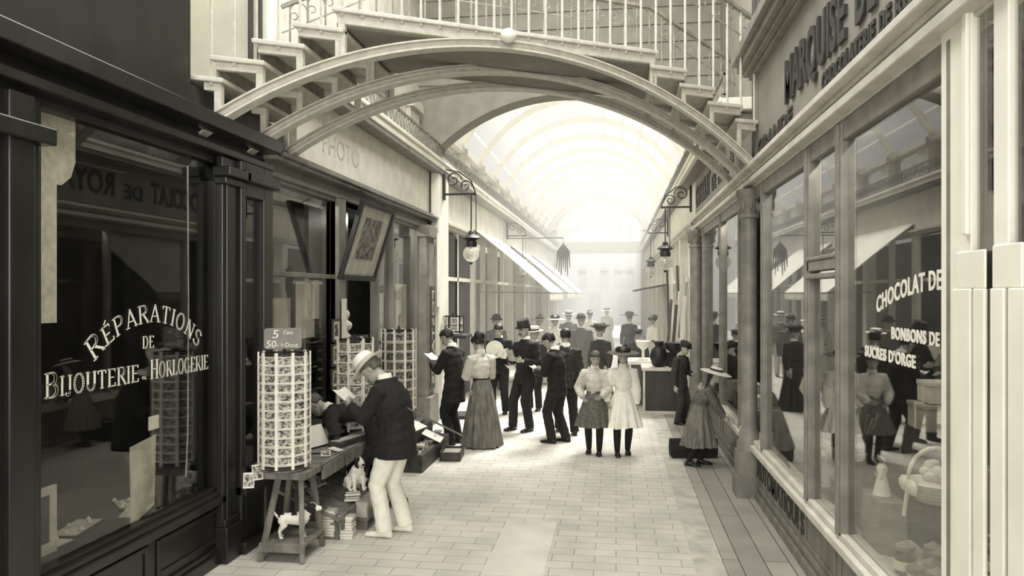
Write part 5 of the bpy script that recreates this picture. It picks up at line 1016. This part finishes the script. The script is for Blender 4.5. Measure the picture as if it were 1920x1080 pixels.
for rn, x, z in rows:
    y = 3.88; k = 0
    while y < 4.7 or (y < 5.2 and rn == 'second' and False):
        isj = (k + n) % 3 != 1; b = jr if isj else tn; lb = ('glass sweet jar with a pale lid' if isj else 'round sweet tin with a dark band') + ' in the %s row of the right-hand window' % rn
        loc = (x + random.uniform(-.02, .02), y + random.uniform(-.02, .02), z)
        if first['j' if isj else 't']: first['j' if isj else 't'] = False; b.location = loc; b['label'] = lb; b['group'] = 'jars and tins in the right-hand window'
        else: dup(b, loc, 0, lb, 'jars and tins in the right-hand window')
        y += random.uniform(.125, .16); k += 1
    n += 1
bs = T('ribbon_basket', 'round basket with ribbons and paper flowers near the right edge of the window', 'basket', (1.93, 4.86, .98))
mb = MB()
for k in range(6): mb.lathe([(.10 + .012 * k, .022 * k), (.115 + .012 * k, .022 * k + .011), (.10 + .012 * k, .022 * k + .021)], n=20)
part('weave', mb, m_straw, bs); part('handle', MB().tube([(.16 * cos(R(a)), 0, .13 + .2 * sin(R(a))) for a in range(0, 181, 15)], .012, 6), m_straw, bs)
rb = MB()
for k in range(14): a = k * 2.4; rb.ball((.09 * cos(a) * (k % 3) / 2, .1 * sin(a), .15 + .02 * (k % 4)), (.04, .04, .03), 8)
part('sweets', rb, m_palecloth, bs, sm=True); part('bow', MB().ball((-.16, .05, .1), (.03, .07, .05), 8).ball((-.16, -.07, .1), (.03, .07, .05), 8).tube([(-.16, 0, .1), (-.17, .04, -.1)], .012, 6), m_white, bs, sm=True)
one('window_plinth', MB().box(1.80, 2.06, 4.70, 5.02, .73, .98), m_dark2, 'dark box carrying the ribboned basket in the window', 'box')
def gift(label, x, y, z, w, d, h, mat, rz=0):
    t = T('gift_box', label, 'box', (x, y, z), rz); part('box', MB().box(-w / 2, w / 2, -d / 2, d / 2, 0, h), mat, t, .004); part('lid', MB().box(-w / 2 - .005, w / 2 + .005, -d / 2 - .005, d / 2 + .005, h, h + .03), mat, t, .004); part('ribbon', MB().box(-w / 2 - .007, w / 2 + .007, -.012, .012, 0, h + .033), m_white, t)
sh = T('shop_shelf', 'dark shelf unit with pale boxes behind the sweet jars', 'shelf', (2.75, 4.6, .56))
for k in range(4): part('board', MB().box(-.18, .18, -.85, .85, .3 + .42 * k, .33 + .42 * k), m_wood2, sh)
for y in (-.85, .85): part('side', MB().box(-.18, .18, y - .015, y + .015, 0, 1.65), m_wood2, sh)
lbs = ('lowest', 'second', 'third', 'top')
for k in range(4):
    for j in range(4): gift('wrapped pale box number of four on the %s board of the sweet shop shelf' .replace(' number of four', ('', ' left of centre', ' right of centre', ' at the far end')[j]) % lbs[k], 2.75, 4.0 + .38 * j, .895 + .42 * k, .2, .24, .12 + .05 * ((j + k) % 3), (m_palecloth, m_paper2, m_midcloth, m_straw)[(j * 3 + k) % 4])
one('display_column', MB().box(2.08, 2.38, 5.4, 5.8, .56, 1.3), m_dark2, 'dark display column carrying two pale boxes in the near window', 'column'); gift('larger pale box on the dark display column in the window', 2.22, 5.6, 1.3, .26, .3, .15, m_paper2); gift('smaller pale box topping the dark display column in the window', 2.24, 5.6, 1.485, .2, .22, .12, m_paper); one('riser', MB().box(1.62, 1.78, 4.9, 5.25, .62, .95), m_mid, 'grey riser box behind the sweet jars in the near window', 'box'); gift('dark-ribboned white box behind the mullion of the near window', 2.65, 5.75, .56, .3, .3, .4, m_paper2)
one('price_card', MB().prism([(-.05, 0), (.05, 0), (.05, .15), (-.05, .15)], -.002, .002, lambda y, z, d: (d + z * .2, y, z)), m_paper, 'small white price ticket leaning among the sweet jars', 'card', (1.75, 4.0, .74)); 
one('price_card', MB().prism([(-.12, 0), (.12, 0), (.12, .12), (-.12, .12)], -.002, .002, lambda y, z, d: (d + z * .3, y, z + y * .25)), m_paper, 'tilted white card in the window beyond the door bay', 'card', (1.75, 7.4, 1.3))
def doll(label, loc, s):
    t = T('figurine', label, 'figurine', loc); part('dress', MB().lathe([(.07 * s, 0), (.05 * s, .1 * s), (.03 * s, .17 * s), (.045 * s, .22 * s), (.02 * s, .26 * s)], n=14), m_white, t, sm=True); part('head', MB().ball((0, 0, .3 * s), .04 * s, 12), m_skin, t, sm=True); part('hair', MB().ball((.008, 0, .315 * s), .042 * s, 12), m_hair, t, sm=True)
    for q_ in (-1, 1): part('arm', MB().tube([(0, q_ * .04 * s, .22 * s), (-.03 * s, q_ * .07 * s, .14 * s)], .012 * s, 6), m_skin, t)
doll('small white-dressed figurine on the grey riser in the near window', (1.70, 5.1, .95), .8); doll('little figurine standing in the bay beyond the door', (1.8, 6.9, .56), 1.2)
for k in range(6):
    y = 6.6 + .25 * k; t = T('bouquet', ('first', 'second', 'third', 'fourth', 'fifth', 'sixth')[k] + ' wrapped bunch of dry grasses in the second window, counted from the door', 'bouquet', (1.95 + .12 * (k % 2), y, .56)); mb = MB()
    for j in range(16): a = j * 2.4; rr = .02 + .012 * j; mb.tube([(0, 0, .15), (rr * .5 * cos(a), rr * .5 * sin(a), .4), (rr * cos(a), rr * sin(a), .55 + .1 * (j % 3))], [.008, .006, .018], 5)
    part('stems', mb, m_wood, t); part('wrapper', MB().lathe([(.03, 0), (.05, .1), (.1, .3), (.095, .3)], n=14), m_paper2, t, sm=True)
for k in range(5):
    y = 9.8 + .6 * k; gift(('first', 'second', 'third', 'fourth', 'fifth')[k] + ' parcel along the far right-hand window, from the column', 1.9, y, .56, .26, .34, .18 + .1 * (k % 3), (m_midcloth, m_palecloth, m_paper2)[k % 3])
